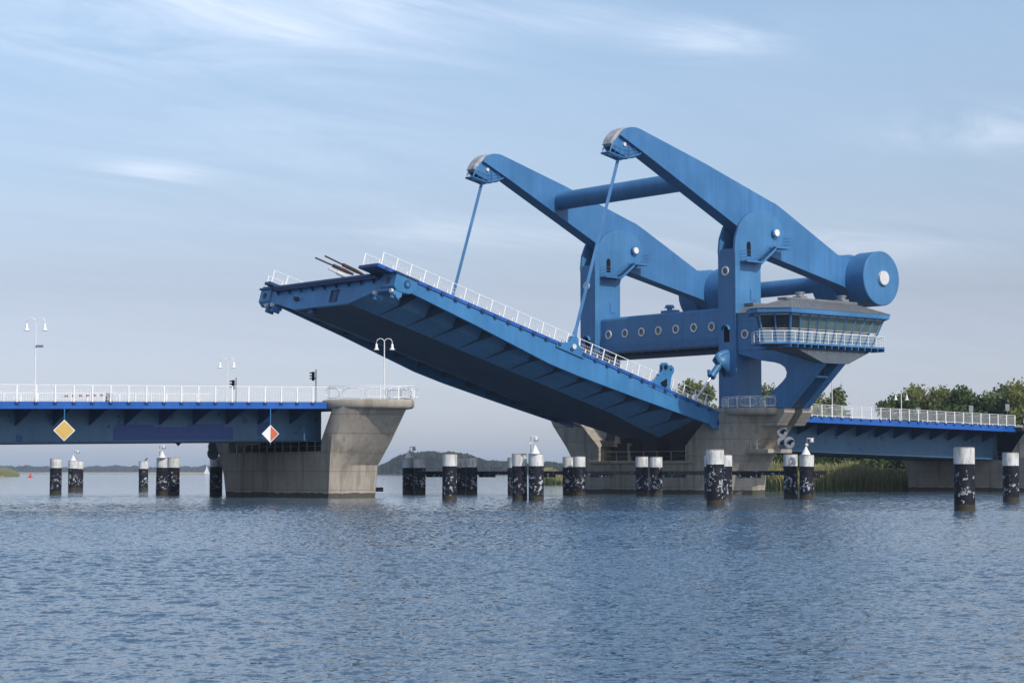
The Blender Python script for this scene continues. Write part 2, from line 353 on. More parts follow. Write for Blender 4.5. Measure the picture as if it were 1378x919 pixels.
def build_water():
    rg=np.random.default_rng(5)
    d=np.concatenate([np.arange(12,60,.075),np.arange(60,120,.15),np.arange(120,192,.30),[192.]])
    xr=np.concatenate([np.arange(-58,-19,.18),np.arange(-19,19,.075),np.arange(19,58.01,.18)])
    DD,XX=np.meshgrid(d,xr,indexing='ij'); X=CX+XX*math.cos(TH)+DD*math.sin(TH); Y=CY-XX*math.sin(TH)+DD*math.cos(TH)
    h=np.zeros_like(X,dtype=np.float32); nw=64
    for i in range(nw):
        lam=.25*(1.5/.25)**((i+rg.uniform())/nw); k=2*math.pi/lam; ang=-TH+math.pi/2+rg.normal(0,.62)+.15
        slope=.0235*(1.0 if lam<.6 else (.6/lam)**1.1); ph=rg.uniform(0,6.28)
        p=k*(math.cos(ang)*X+math.sin(ang)*Y)+ph+.9*np.sin(X*.31*rg.uniform(.6,1.4)+Y*.17*rg.uniform(.6,1.4)+i)
        h+=(slope/k*(np.sin(p)+.18*np.cos(2*p))).astype(np.float32)
    gust=1+.30*np.sin(X*.10+1.1*np.sin(Y*.07))*np.sin(Y*.085+X*.03+.8)
    fade=np.clip((192-DD)/14,0,1)*np.clip((58-np.abs(XX))/1.5,0,1)*np.clip((DD-12)/1,0,1)
    h*=gust*fade
    V=np.stack([X,Y,h],-1).reshape(-1,3); nr,nc=X.shape
    i0=(np.arange(nr-1)[:,None]*nc+np.arange(nc-1)[None,:]).ravel(); Fq=np.stack([i0,i0+1,i0+nc+1,i0+nc],1)
    # flat frame out to the horizon
    fr=[]; n0=len(V)
    def W(x,dd_): return (CX+x*math.cos(TH)+dd_*math.sin(TH),CY-x*math.sin(TH)+dd_*math.cos(TH),0)
    B=12000; xs=[-B,-58,xr[-1],B]; ds=[-3000,12,192,B]
    E_=[W(x,q) for q in ds for x in xs]; ff=[]
    for a in range(3):
        for b_ in range(3):
            if a==1 and b_==1: continue
            ff.append((n0+a*4+b_,n0+a*4+b_+1,n0+(a+1)*4+b_+1,n0+(a+1)*4+b_))
    V=np.concatenate([V,np.array(E_)]); Fq=np.concatenate([Fq,np.array(ff)])
    me=bpy.data.meshes.new('water'); me.vertices.add(len(V)); me.vertices.foreach_set('co',V.astype(np.float32).ravel()); me.loops.add(Fq.size); me.loops.foreach_set('vertex_index',Fq.ravel().astype(np.int32)); me.polygons.add(len(Fq))
    me.polygons.foreach_set('loop_start',np.arange(len(Fq),dtype=np.int32)*4); me.polygons.foreach_set('loop_total',np.full(len(Fq),4,dtype=np.int32)); me.polygons.foreach_set('use_smooth',np.ones(len(Fq),dtype=bool))
    me.update(calc_edges=True); me.materials.append(wm)
    o=bpy.data.objects.new('water',me); col.objects.link(o); return tag(o,None,None,None,'structure')
build_water()
# right bank and the headlands
def land(name,pts,z=.25,mat='soil'):
    n=len(pts); c=np.mean(pts,axis=0)
    m=MB(); inner=[(p[0]+(c[0]-p[0])*.03,p[1]+(c[1]-p[1])*.03,z) for p in pts]
    outer=[(p[0],p[1],-.6) for p in pts]
    m.add(outer+inner,[(i,(i+1)%n,n+(i+1)%n,n+i) for i in range(n)]+[tuple(range(n,2*n))])
    return tag(m.build(name,mat,smooth=0),None,None,None,'structure')
bank=[far(x,D)[:2] for x,D in ((733,386),(790,372),(900,330),(1035,272),(1130,262),(1225,262),(1400,256),(1700,250),(2300,900),(1100,900),(800,600),(738,430))]
land('riverbank',bank)
def quads(name,mat,cent,size,up=.0,parent=None,aspect=1.,mi=None,rnd=rng):
    """many small leaf faces: centres (n,3), size (n,)"""
    n=len(cent); a=rnd.normal(size=(n,3)); a[:,2]*=(1-up); a/=np.linalg.norm(a,axis=1)[:,None]
    b=rnd.normal(size=(n,3)); b-= (b*a).sum(1)[:,None]*a; b/=np.linalg.norm(b,axis=1)[:,None]
    sz=size[:,None]; a=a*sz*.5; b=b*sz*.5*aspect
    V=np.stack([cent-a-b*.4,cent+a*.2-b,cent+a+b*.3,cent-a*.2+b],1).reshape(-1,3)
    me=bpy.data.meshes.new(name); me.vertices.add(4*n); me.vertices.foreach_set('co',V.ravel())
    me.loops.add(4*n); me.loops.foreach_set('vertex_index',np.arange(4*n)); me.polygons.add(n)
    me.polygons.foreach_set('loop_start',np.arange(n)*4); me.polygons.foreach_set('loop_total',np.full(n,4))
    mats=mat if isinstance(mat,(list,tuple)) else [mat]
    for x in mats: me.materials.append(MT[x])
    if mi is not None: me.polygons.foreach_set('material_index',mi)
    me.update(calc_edges=True); me.validate()
    o=bpy.data.objects.new(name,me); col.objects.link(o)
    if parent: o.parent=parent
    return o
# ------------------------------------------------------------------ piers
def lerp(a,b,f): return a+(b-a)*f
def interp(tab,z):
    for (z0,v0),(z1,v1) in zip(tab,tab[1:]):
        if z<=z1: return lerp(v0,v1,(z-z0)/(z1-z0))
    return tab[-1][1]
def nose(sL,sR,tA,tB,sgn=1):
    """plan curve of the near nose from (sL,tA) to (sR,tB)"""
    w=sR-sL; d=tB-tA; P=[(sL,tA)]
    for k in (.2,.4,.6,.8):
        a=k*math.pi/2; P.append((sL+w*.86*(1-math.cos(a)),tA+d*math.sin(a)))
    P+=[(sL+w*.80,tB),(sR-.35,tB),(sR-.08,tB+.25*sgn),(sR,tB+.9*sgn)]
    return P
def make_pier(name,label,sL,sR,TA,TB,FA,zsh,zb,ztop,blk,inner,captop):
    """TA/TB near-nose tables (z,t); FA far end table; blk = t ranges of the side blocks at shelf level"""
    root=thing(name,(sL,interp(TA,0),0),label,'bridge pier','bridge piers standing in the water')
    m=MB(); Z=[-1.5,0,1,2,3,zsh]
    def full(z):
        a,b,f=interp(TA,max(z,0)),interp(TB,max(z,0)),interp(FA,max(z,0))
        near=[(s,t,z) for s,t in nose(sL,sR,a,b)]
        fr=[(s,t,z) for s,t in nose(sL,sR,f,f+(a-b)*.6 if a>b else f+.8,-1)][::-1]
        return near+fr
    m.loft([full(z) for z in Z])
    # blocks beside the bearing shelf, then the flared horns
    nearin,farin=blk
    def horn(z,near):
        a,b,f=interp(TA,z),interp(TB,z),interp(FA,z)
        k=max(0,(z-zb)/(ztop-zb))
        if near:
            ti=lerp(nearin,inner[0],k)
            pts=[(s,t,z) for s,t in nose(sL,sR,a,b)]; return pts+[(sR,max(ti,b+1.2),z),(sL,max(ti,a+.15),z)]
        ti=lerp(farin,inner[1],k); b2=f+(a-b)*.6 if a>b else f+.8
        pts=[(s,t,z) for s,t in nose(sL,sR,f,b2,-1)]; return pts+[(sR,ti,z),(sL,min(ti,f-.15),z)]
    for near in (True,False):
        zs=[zsh,zb,lerp(zb,ztop,.25),lerp(zb,ztop,.5),lerp(zb,ztop,.75),ztop]
        m.loft([horn(z,near) for z in zs])
    m.build('pier_shaft','concrete',root,smooth=30,bevel=.05)
    return root,horn
def make_cap(root,pts,z0,z1,name='pier_cap'):
    """thick round-edged slab, pts outline"""
    m=MB(); c=np.mean(pts,axis=0); rings=[]
    for k,(f,z) in enumerate(((-.55,z0),(-.18,z0+.06),(0,z0+.28),(0,z1-.22),(-.06,z1-.05),(-.2,z1))):
        rg=[]
        for p in pts:
            d=Vector((p[0]-c[0],p[1]-c[1])); L=d.length; d=d/L; rg.append((p[0]+d.x*f,p[1]+d.y*f,z))
        rings.append(rg)
    m.loft(rings); return m.build(name,'concrete',root,smooth=50)
# railing ---------------------------------------------------------------
def railing(root,path,spacing,h,name='railing',mat='white',xf=I3,balus=.155,rails=(.14,1.0),top=True,post_w=.09,post_drop=.0,phase=0.,rings=False,thin=.016,postname='railing_post',toptwo=True):
    P=[Vector(p) for p in path]; seg=[(a,b,(b-a).length) for a,b in zip(P,P[1:])]; L=sum(s[2] for s in seg)
    def pos(d):
        for a,b,l in seg:
            if d<=l+1e-6: return a+(b-a)*(d/l), (b-a).normalized()
            d-=l
        a,b,l=seg[-1]; return b,(b-a).normalized()
    m=MB(); up=Vector((0,0,1))
    X=lambda v: xf(v.x,v.y,v.z)
    zt=[h-.03]+([h-.20] if toptwo else [])
    for z in list(rails): m.tube([X(p+up*z) for p in P],.017,4)
    for i,z in enumerate(zt): m.tube([X(p+up*z) for p in P],.032 if i==0 else .02,6)
    if balus:
        n=int(L/balus)
        for k in range(n):
            p,_=pos((k+.5)*balus); a=X(p+up*rails[0]); b=X(p+up*rails[-1]); m.tube([a,b],thin,3,caps=False)
    if rings:
        n=int(L/2.1)
        for k in range(n+1):
            p,d=pos(min(L,k*2.1+.4)); c=p+up*(.6); pts=[X(c+d*(.86*math.copysign(abs(math.cos(a))**.55,math.cos(a)))+up*(.44*math.copysign(abs(math.sin(a))**.7,math.sin(a)))) for a in [i*math.pi/9 for i in range(19)]]
            m.tube(pts,.035,4,caps=False)
    r=m.build(name,mat,root,smooth=60)
    nposts=0; d=phase
    while d<=L+.01 and nposts<98:
        p,dr=pos(min(d,L)); side=Vector((-dr.y,dr.x,0)); q=MB()
        a=p-up*post_drop; wv=dr*(post_w*.5); tv=side*.03
        vs=[X(v) for v in (a-wv-tv,a+wv-tv,a+wv+tv,a-wv+tv)]+[X(v+up*(h+post_drop)) for v in (a-wv-tv,a+wv-tv,a+wv+tv,a-wv+tv)]
        q.add(vs,[(3,2,1,0),(4,5,6,7),(0,1,5,4),(1,2,6,5),(2,3,7,6),(3,0,4,7)])
        q.build(postname,mat,r,smooth=0); d+=spacing; nposts+=1
    return r
# left pier -------------------------------------------------------------
TA=[(0,.16),(4.3,-.15),(8.3,-.6),(9,-.6)]; TB=[(0,.9),(3.06,.44),(4.83,-1.29),(8.32,-4.1),(9,-4.3)]; FA=[(0,17.8),(2.5,18.3),(5.4,19.9),(8.3,22.2),(9,22.4)]
lp,_=make_pier('bridge_pier','pale concrete pier with rounded lookout top, left of the raised leaf',-21.5,-15.5,TA,TB,FA,4.25,5.2,8.3,(1.45,17.3),(-.45,21.6),None)
capL=[(-21.75,-.15),(-21.55,-1.1),(-20.9,-2.4),(-19.9,-3.5),(-18.6,-4.35),(-17.2,-4.85),(-16.0,-4.95),(-15.3,-4.5),(-14.95,-3.7),(-14.9,-2.5),(-14.9,.9),(-21.75,.9)]
make_cap(lp,capL,8.05,8.95)
MB().box((-21.88,.95,8.2),(-14.95,20.0,8.66)).build('road_deck','asphalt',lp,smooth=0)
railing(lp,[(x+.18,y+.15,8.95) for x,y in capL[:-1]],1.69,1.22,rings=True,balus=.15,rails=(.12,1.0))
mk=MB(); 
railing(lp,[(-21.4,16.0,4.25),(-21.4,1.7,4.25)],1.35,.98,'ledge_rail','steelgrey',balus=None,rails=(.5,),toptwo=False,post_w=.06,postname='ledge_post')
for tt in (4.2,10,15.2):
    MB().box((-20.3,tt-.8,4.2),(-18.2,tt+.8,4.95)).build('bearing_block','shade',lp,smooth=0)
MB().box((-17.6,1.9,4.2),(-16.6,17.2,5.35)).build('recess_shade_wall','shade',lp,smooth=0)  # added behind the bearings to keep the opening dark
# lift pier -------------------------------------------------------------
TA=[(0,2.05),(3.57,1.2),(5.3,.32),(8.4,-1.5),(9,-1.7)]; TB=[(0,-1.98),(2,-2.22),(3.2,-2.88),(4.4,-3.76),(7.3,-6.14),(8.9,-7.3),(9.5,-7.4)]; FA=[(0,20.5),(4.2,22.4),(7.9,25.6),(9,26.2)]
rp,_=make_pier('bridge_pier','big concrete pier carrying the blue lifting towers, with corbels and grey signal discs',28,34,TA,TB,FA,3.5,5.2,8.6,(4.4,18.3),(.6,22.2),None)
capR=[(28.5,-.75),(27.9,-2.0),(27.55,-3.4),(27.7,-4.8),(28.2,-6.0),(28.9,-6.9),(29.5,-7.35),(29.95,-7.3),(33.9,-7.3),(34.1,-1),(34.1,.5),(28.5,.5)]
make_cap(rp,capR,8.35,9.15)
railing(rp,[(x+.2,y+.12,9.15) for x,y in capR[:8]],1.6,1.2,rings=True,balus=.15,rails=(.12,1.0))
railing(rp,[(27.86,19.6,3.62),(27.86,3.0,3.62)],2.2,1.05,'ledge_rail','steelgrey',balus=None,rails=(.5,),toptwo=False,post_w=.06,postname='ledge_post')
MB().box((27.7,3.0,3.32),(30,19.8,3.62)).build('ledge','concrete',rp,bevel=.03)
mk=MB(); 
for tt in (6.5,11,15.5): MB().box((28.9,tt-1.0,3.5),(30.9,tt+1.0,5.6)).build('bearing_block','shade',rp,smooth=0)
mk.box((31.0,3.3,3.5),(33.9,19.8,8.3)); mk.build('recess_shade_wall','shade',rp,smooth=0)  # added back wall, closes the gap so the recess reads as shade
# corbels for the cabin legs
def corbel(s0,s1,name='corbel'):
    m=MB(); poly=[(-5.0,9.0),(-8.3,9.0),(-8.32,8.62),(-7.2,7.25),(-5.0,7.2)]
    m.prism(poly,lambda t,z:(s0,t,z),lambda t,z:(s1,t,z)); m.build(name,'concrete',rp,bevel=.03)
corbel(29.98,31.6); corbel(32.75,34.35)
# signal shelf and maintenance rail on the lift pier
def z4(x,y,s): return at(x,y,s=s)
m=MB(); a=at(1046,606,s=33.2); b_=at(1062,606,s=33.2); m.box((29.9,b_[1]-.05,a[2]-.30),(33.6,-2.6,a[2]+.12)); m.build('signal_shelf','concrete',rp,bevel=.03)
zs=a[2]+.12; tsf=b_[1]
railing(rp,[(29.95,-3.5,zs),(29.95,tsf+1.1,zs)],.9,1.05,'shelf_rail','offwhite',balus=None,rails=(.5,),toptwo=False,post_w=.05,postname='shelf_post')
# third pier --------------------------------------------------------------
TA=[(0,-1.2),(4.3,-1.6),(8,-2.2),(9,-2.2)]; TB=[(0,-1.0),(3,-1.6),(4.8,-3.2),(8.0,-5.8),(9,-6)]; FA=[(0,16.8),(2.5,17.2),(4.9,18.6),(8.1,20.6),(9,20.8)]
tp,_=make_pier('bridge_pier','concrete pier under the far end of the right span, cut by the frame edge',81,87,TA,TB,FA,3.85,4.7,7.5,(.9,15.0),(-1.4,20.2),None)
capT=[(80.8,-1.8),(81.0,-2.8),(81.6,-4),(82.6,-5.1),(84,-6),(85.4,-6.6),(86.6,-6.6),(87.3,-6.1),(87.6,-5),(87.6,-1),(80.8,-1)]
make_cap(tp,capT,7.3,8.1)
MB().box((80.78,-.9,7.4),(87.6,20.0,7.9)).build('road_deck','asphalt',tp,smooth=0)
railing(tp,[(x+.1,y+.12,8.1) for x,y in capT[:-1]],1.69,1.22,rings=True,balus=.15,rails=(.12,1.0))
railing(tp,[(81.1,15.0,3.85),(81.1,1.2,3.85)],1.5,1.0,'ledge_rail','steelgrey',balus=None,rails=(.5,),toptwo=False,post_w=.06,postname='ledge_post')
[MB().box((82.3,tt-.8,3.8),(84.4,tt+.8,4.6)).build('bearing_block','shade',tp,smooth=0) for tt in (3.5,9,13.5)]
# ------------------------------------------------------------------ approach spans
def approach(name,label,s0,s1,zf,depth,bz,ph,left,web_t=3.6,T=20.0,patches=()):
    """zf(s)=deck edge level, bz(s)=girder bottom level"""
    root=thing(name,(s0 if left is False else s1,0,0),label,'bridge span','fixed approach spans')
    def sl(f0,f1,t0,t1,nm,mat,n=1,bevel=0):
        m=MB(); rings=[]
        for k in range(n+1):
            s=lerp(s0,s1,k/n); a,b=f0(s),f1(s); rings.append([(s,t0,a),(s,t1,a),(s,t1,b),(s,t0,b)])
        m.loft(rings); return m.build(nm,mat,root,smooth=0,bevel=bevel)
    sl(lambda s:zf(s)-.28,lambda s:zf(s)-.02,.06,T-.06,'deck_slab','asphalt')
    sl(lambda s:zf(s)-depth,lambda s:zf(s),-.06,.06,'fascia_plate','ultra')
    sl(lambda s:zf(s)-depth,lambda s:zf(s),T-.06,T+.06,'fascia_plate','ultra')
    m=MB(); rings=[]
    for s in (s0,s1+(1.9 if s1<0 else 1.2)):
        b,tz=bz(s)+(.0),zf(s)-.30
        rings.append([(s,web_t,b),(s,T-web_t,b),(s,T-web_t,tz),(s,web_t,tz)])
    m.loft(rings); g=m.build('box_girder','girder',root,smooth=0)
    m=MB(); rings=[[(s,web_t-.18,bz(s)-.10),(s,T-web_t+.18,bz(s)-.10),(s,T-web_t+.18,bz(s)),(s,web_t-.18,bz(s))] for s in (s0,s1+(1.92 if s1<0 else 1.22))]
    m.loft(rings).build('bottom_flange','under',root,smooth=0)
    # cantilever brackets and knobs under each railing post
    k=0; s=ph
    br=MB()
    while s<s1-.2:
        if s>s0+.2:
            z=zf(s)
            for sg,t0,t1 in ((1,.07,web_t),(-1,T-.07,T-web_t)):
                q=MB(); poly=[(t0,z-.30),(t0,z-depth+.04),(t0+sg*.3,z-depth-.02),(t1,z-1.95),(t1,z-.30)]
                q.prism(poly,lambda t,zz:(s-.03,t,zz),lambda t,zz:(s+.03,t,zz))
                q.box((s-.22,min(t1,t1),0) if 0 else (s-.16,t0+sg*.3-.02,z-depth-.04),(s+.16,t0+sg*.3+.02,z-depth)) if 0 else None
                q.build('bracket','bluedark',root,smooth=0)
        s+=3.386
    for i,(a,b,zlo,zhi) in enumerate(patches):
        MB().add([(a,web_t-.004,bz(a)+zlo),(b,web_t-.004,bz(b)+zlo),(b,web_t-.004,bz(b)+zhi),(a,web_t-.004,bz(a)+zhi)],[(0,1,2,3)]).build('repainted_panel','patch',root,smooth=0)
    kn=MB(); s=ph
    while s<s1: 
        if s>s0: kn.box((s-.17,-.20,zf(s)-.20),(s+.17,-.061,zf(s)-.03))
        s+=1.693
    kn.build('post_brackets','bluedark',root,smooth=0)['kind']='stuff'
    for t,nm in ((0-.0,1),(T,1)):
        tt=-.12 if t==0 else T+.12
        pth=[(max(s0,ph-1.693*0),tt,zf(max(s0,ph))),(s1,tt,zf(s1))]
        railing(root,pth,1.693,1.38,post_w=.13,post_drop=.12,balus=.155 if t==0 else .31,rails=(.16,1.02))
    return root
zfL=lambda s:8.70+(s+21.84)*.0207
bzL=lambda s:lerp(4.79,5.31,(s+52.27)/31.55)
# post phase from the photograph's post line
approach('approach_span','left fixed span with white railing and square repainted patches, carrying the yellow diamond',-75.0,-21.9,zfL,.60,bzL,-74.25+.0,True,
   patches=[(-41.5,-29.5,.12,1.25),(-41.3,-37.6,1.25,1.45),(-34.2,-30.4,1.25,1.50)])
zfR=lambda s:8.59-(s-43.46)*.0158
bzR=lambda s:lerp(4.82,4.42,(s-43.64)/18.3)
approach('approach_span','right fixed span with white railing on the way to the wooded bank',34.6,80.75,zfR,.68,bzR,34.9,False)
approach('approach_span','short stub of deck beyond the last pier at the frame edge',87.7,110,zfR,.68,bzR,88,False)
# ------------------------------------------------------------------ lifting towers and portal
tw=thing('lifting_tower_frame',(31.5,10.8,9),'twin blue steel towers joined by a box beam with portholes','lift towers')
WT=22.4
def off(o,dt):
    o.location=Vector(o.location)+Vector((0,dt,0)); return o
headpx=[(989.4,345),(988.7,335.7),(990,319),(994.8,303.5),(1001.8,293),(1008.8,287.4),(1016.6,284.4),(1026,284),(1034.9,286),(1043.6,292.2),(1050.6,301),(1054.5,310.5),(1055.4,317.4),(1054.5,325),(1050.6,332),(1042,340),(1034.9,344),(1028.8,349.7),(1024.9,355.8),(1023.7,362)]
head=[(at(x,y,t=-1.7)[0],at(x,y,t=-1.7)[2]) for x,y in headpx]
SL=head[0][0]; SR=head[-1][0]; head[0]=(SL,head[0][1])
cheek=[(SL,9.0)]+head+[(SR,9.0)]
def ringport(c,axis,r,parent,nm='porthole'):
    """round window: white ring with glass, axis 's' faces -s"""
    m=MB(); n=20; c=Vector(c)
    def P(a,rr,d): return (c.x-d, c.y+rr*math.cos(a), c.z+rr*math.sin(a)) if axis=='s' else (c.x+rr*math.cos(a), c.y-d, c.z+rr*math.sin(a))
    prof=[(r*1.0,.0),(r*1.0,.10),(r*.70,.10),(r*.70,.01)]
    rings=[[P(2*math.pi*k/n,rr,d) for k in range(n)] for rr,d in prof]
    m.loft(rings,0,caps=False); o=m.build(nm,'white',parent,smooth=30)
    g=MB(); g.add([P(2*math.pi*k/n,r*.76,.012) for k in range(n)],[tuple(range(n))]); 
    if parent.get('category') or parent.parent is None: g.build('glass','glass',o,smooth=0)
    else:
        g2=g; m2=MB(); m2.v=list(m.v); m2.f=list(m.f); m2.m=[0]*len(m.f); m2.add(g.v,g.f,1)
        bpy.data.objects.remove(o); o=m2.build(nm,['white','glass'],parent,smooth=30)
    return o
def tower(dt,first):
    core=MB(); zt=at(970,336,s=SL)[2]
    core.prism([(SL,9.0),(SL,zt),(SR,zt),(SR,9.0)],lambda s,z:(s,-1.38+dt,z),lambda s,z:(s,.58+dt,z))
    core.prism(cheek,lambda s,z:(s,-1.7+dt,z),lambda s,z:(s,-1.38+dt,z))
    core.prism(cheek,lambda s,z:(s,.58+dt,z),lambda s,z:(s,.9+dt,z))
    o=core.build('tower','blue',tw,smooth=25,bevel=.04)
    # round window and black doorway on the river face
    p=at(976.3,364.8,s=SL); ringport((SL-.004,p[1]+dt,p[2]),'s',.50,o)
    d=at(978,451,s=SL); m=MB(); y0,z0=d[1]+dt,d[2]
    arch=[(-.38,-.75),(.38,-.75),(.38,.55)]+[(.38*math.cos(a),.55+.38*math.sin(a)) for a in [R(x) for x in (30,60,90,120,150)]]+[(-.38,.55)]
    m.prism(arch,lambda a,b:(SL-.03,y0+a,z0+b),lambda a,b:(SL+.2,y0+a,z0+b)); m.build('doorway','black',o,smooth=0)
    m=MB(); hp=[]
    for k in range(9):
        a=math.pi*k/8; hp.append((y0+.55*math.cos(a),z0+.6+.5*math.sin(a)))
    m.add([(SL-.005,y,z) for y,z in hp]+[(SL-.34,y,z-.05) for y,z in hp],[(i,i+1,9+i+1,9+i) for i in range(8)]); m.build('door_hood','blue',o,smooth=40)
    # pin disc on the cheek
    p=at(1042,314,t=-1.7); m=MB(); n=28
    m.tube([(p[0],-1.7+dt,p[2]),(p[0],-2.02+dt,p[2])],.50,24); m.build('pin_collar','blue',o,smooth=40)
    m=MB(); m.tube([(p[0],-2.02+dt,p[2]),(p[0],-2.16+dt,p[2])],.37,24); m.build('pin_cover','white',o,smooth=40)
    # arched door, landing, stair and upper platform on the cheek
    d=at(1007.5,336,t=-1.7); m=MB(); a2=[(a*.8,b*.95) for a,b in arch]
    m.prism(a2,lambda a,b:(d[0]+a,-1.73+dt,d[2]+b),lambda a,b:(d[0]+a,-1.5+dt,d[2]+b)); m.build('doorway','black',o,smooth=0)
    q0=at(1004,350,t=-2.6); q1=at(1027,350,t=-2.6); q2=at(1043,332,t=-2.6); q3=at(1063,333,t=-2.6)
    lo=q0[2]; hi=q2[2]
    m=MB(); m.box((q0[0],-2.75+dt,lo-.16),(q1[0]-.3,-1.70+dt,lo)); m.box((q2[0],-2.75+dt,hi-.14),(q3[0],-1.70+dt,hi))
    A=(q1[0]-.4,lo-.1); B=(q2[0]+.1,hi-.1)
    for tt in (-2.72,-1.9):
        m.prism([A,B,(B[0],B[1]-.26),(A[0]+.1,A[1]-.26)],lambda s,z:(s,tt+dt,z),lambda s,z:(s,tt+.05+dt,z))
    for k in range(1,9):
        f=k/9; s=lerp(A[0],B[0],f); z=lerp(A[1],B[1],f); m.box((s-.14,-2.68+dt,z),(s+.14,-1.92+dt,z+.04))
    pa=m.build('landing','blue',o,smooth=0)
    m=MB()
    line=[(q0[0]+.05,lo),(q1[0]-.35,lo),(q2[0]+.05,hi),(q3[0]-.05,hi)]
    for hh in (.35,.7,1.05): m.tube([(s,-2.7+dt,z+hh) for s,z in line],.022,4)
    for (s,z) in line+[(lerp(line[0][0],line[1][0],.5),lo),(lerp(line[2][0],line[3][0],.5),hi)]: m.tube([(s,-2.7+dt,z),(s,-2.7+dt,z+1.07)],.024,4)
    for s,z in (line[0],line[3]):
        for hh in (.35,.7,1.05): m.tube([(s,-2.7+dt,z+hh),(s,-1.72+dt,z+hh)],.022,4)
    m.build('landing_rail','blue',o,smooth=0)
    # square hatch
    h=at(1013,397,t=-1.7) ; m=MB(); m.box((h[0]-.38,-1.76+dt,h[2]-.6),(h[0]+.38,-1.7+dt,h[2]+.6)); m.box((h[0]-.3,-1.78+dt,h[2]-.5),(h[0]+.3,-1.76+dt,h[2]+.5)); m.build('hatch','blue',o,smooth=0)
    return o
tower(0,True); tower(WT,False)
# portal beam
bs=30.5; zt=at(965.5,414.5,s=bs)[2]; zb=at(965,465,s=bs)[2]
pr=[]
for k in range(6): a=math.pi/2*k/5; pr.append((bs+.45-.45*math.sin(math.pi/2-a) if 0 else bs+.45*(1-math.cos(a)),zt-.45+.45*math.sin(a)))
poly=[(bs,zb)]+pr+[(SR-.45,zt),(SR-.1,zt-.3),(SR-.1,zb)]
beam=MB().prism(poly,lambda s,z:(s,.903,z),lambda s,z:(s,20.697,z)).build('portal_beam','blue',tw,smooth=30)
for x,y in ((819.2,450.5),(841.4,448.6),(863.6,446.8),(886.3,445),(909.8,443),(934.1,441),(958.1,439.5)):
    p=at(x,y,s=bs); ringport((bs-.003,p[1],p[2]),'s',.50,beam)
# walkway slung under the beam
m=MB(); m.box((bs-.9,1.0,zb-.22),(SR-.2,20.5,zb-.003)); 
for k in range(14): m.box((bs-.9,1.4+k*1.42,zb-.40),(bs+1.6,1.52+k*1.42,zb-.22))
m.box((bs+.2,2.0,zb-.75),(SR-.6,19.5,zb-.401)); m.build('walkway','under',tw,smooth=0)
m=MB()
for hh in (.4,.75,1.1): m.tube([(bs-.86,1.0,zb-.1+hh),(bs-.86,20.5,zb-.1+hh)],.02,4)
for k in range(15): m.tube([(bs-.86,1.1+k*1.37,zb-.1),(bs-.86,1.1+k*1.37,zb+1.0)],.022,4)
m.build('walkway_rail','blue',tw,smooth=0)
m=MB(); v=at(901,411,s=31.8); m.tube([(31.8,v[1],zt),(31.8,v[1],zt+.9)],.3,10); m.tube([(31.8,v[1],zt+.6),(31.8,v[1],zt+.95)],[.6,.45],10); m.box((31.4,v[1]-1.2,zt),(32.2,v[1]+1.0,zt+.35)); m.build('roof_vent','blue',tw,smooth=30)
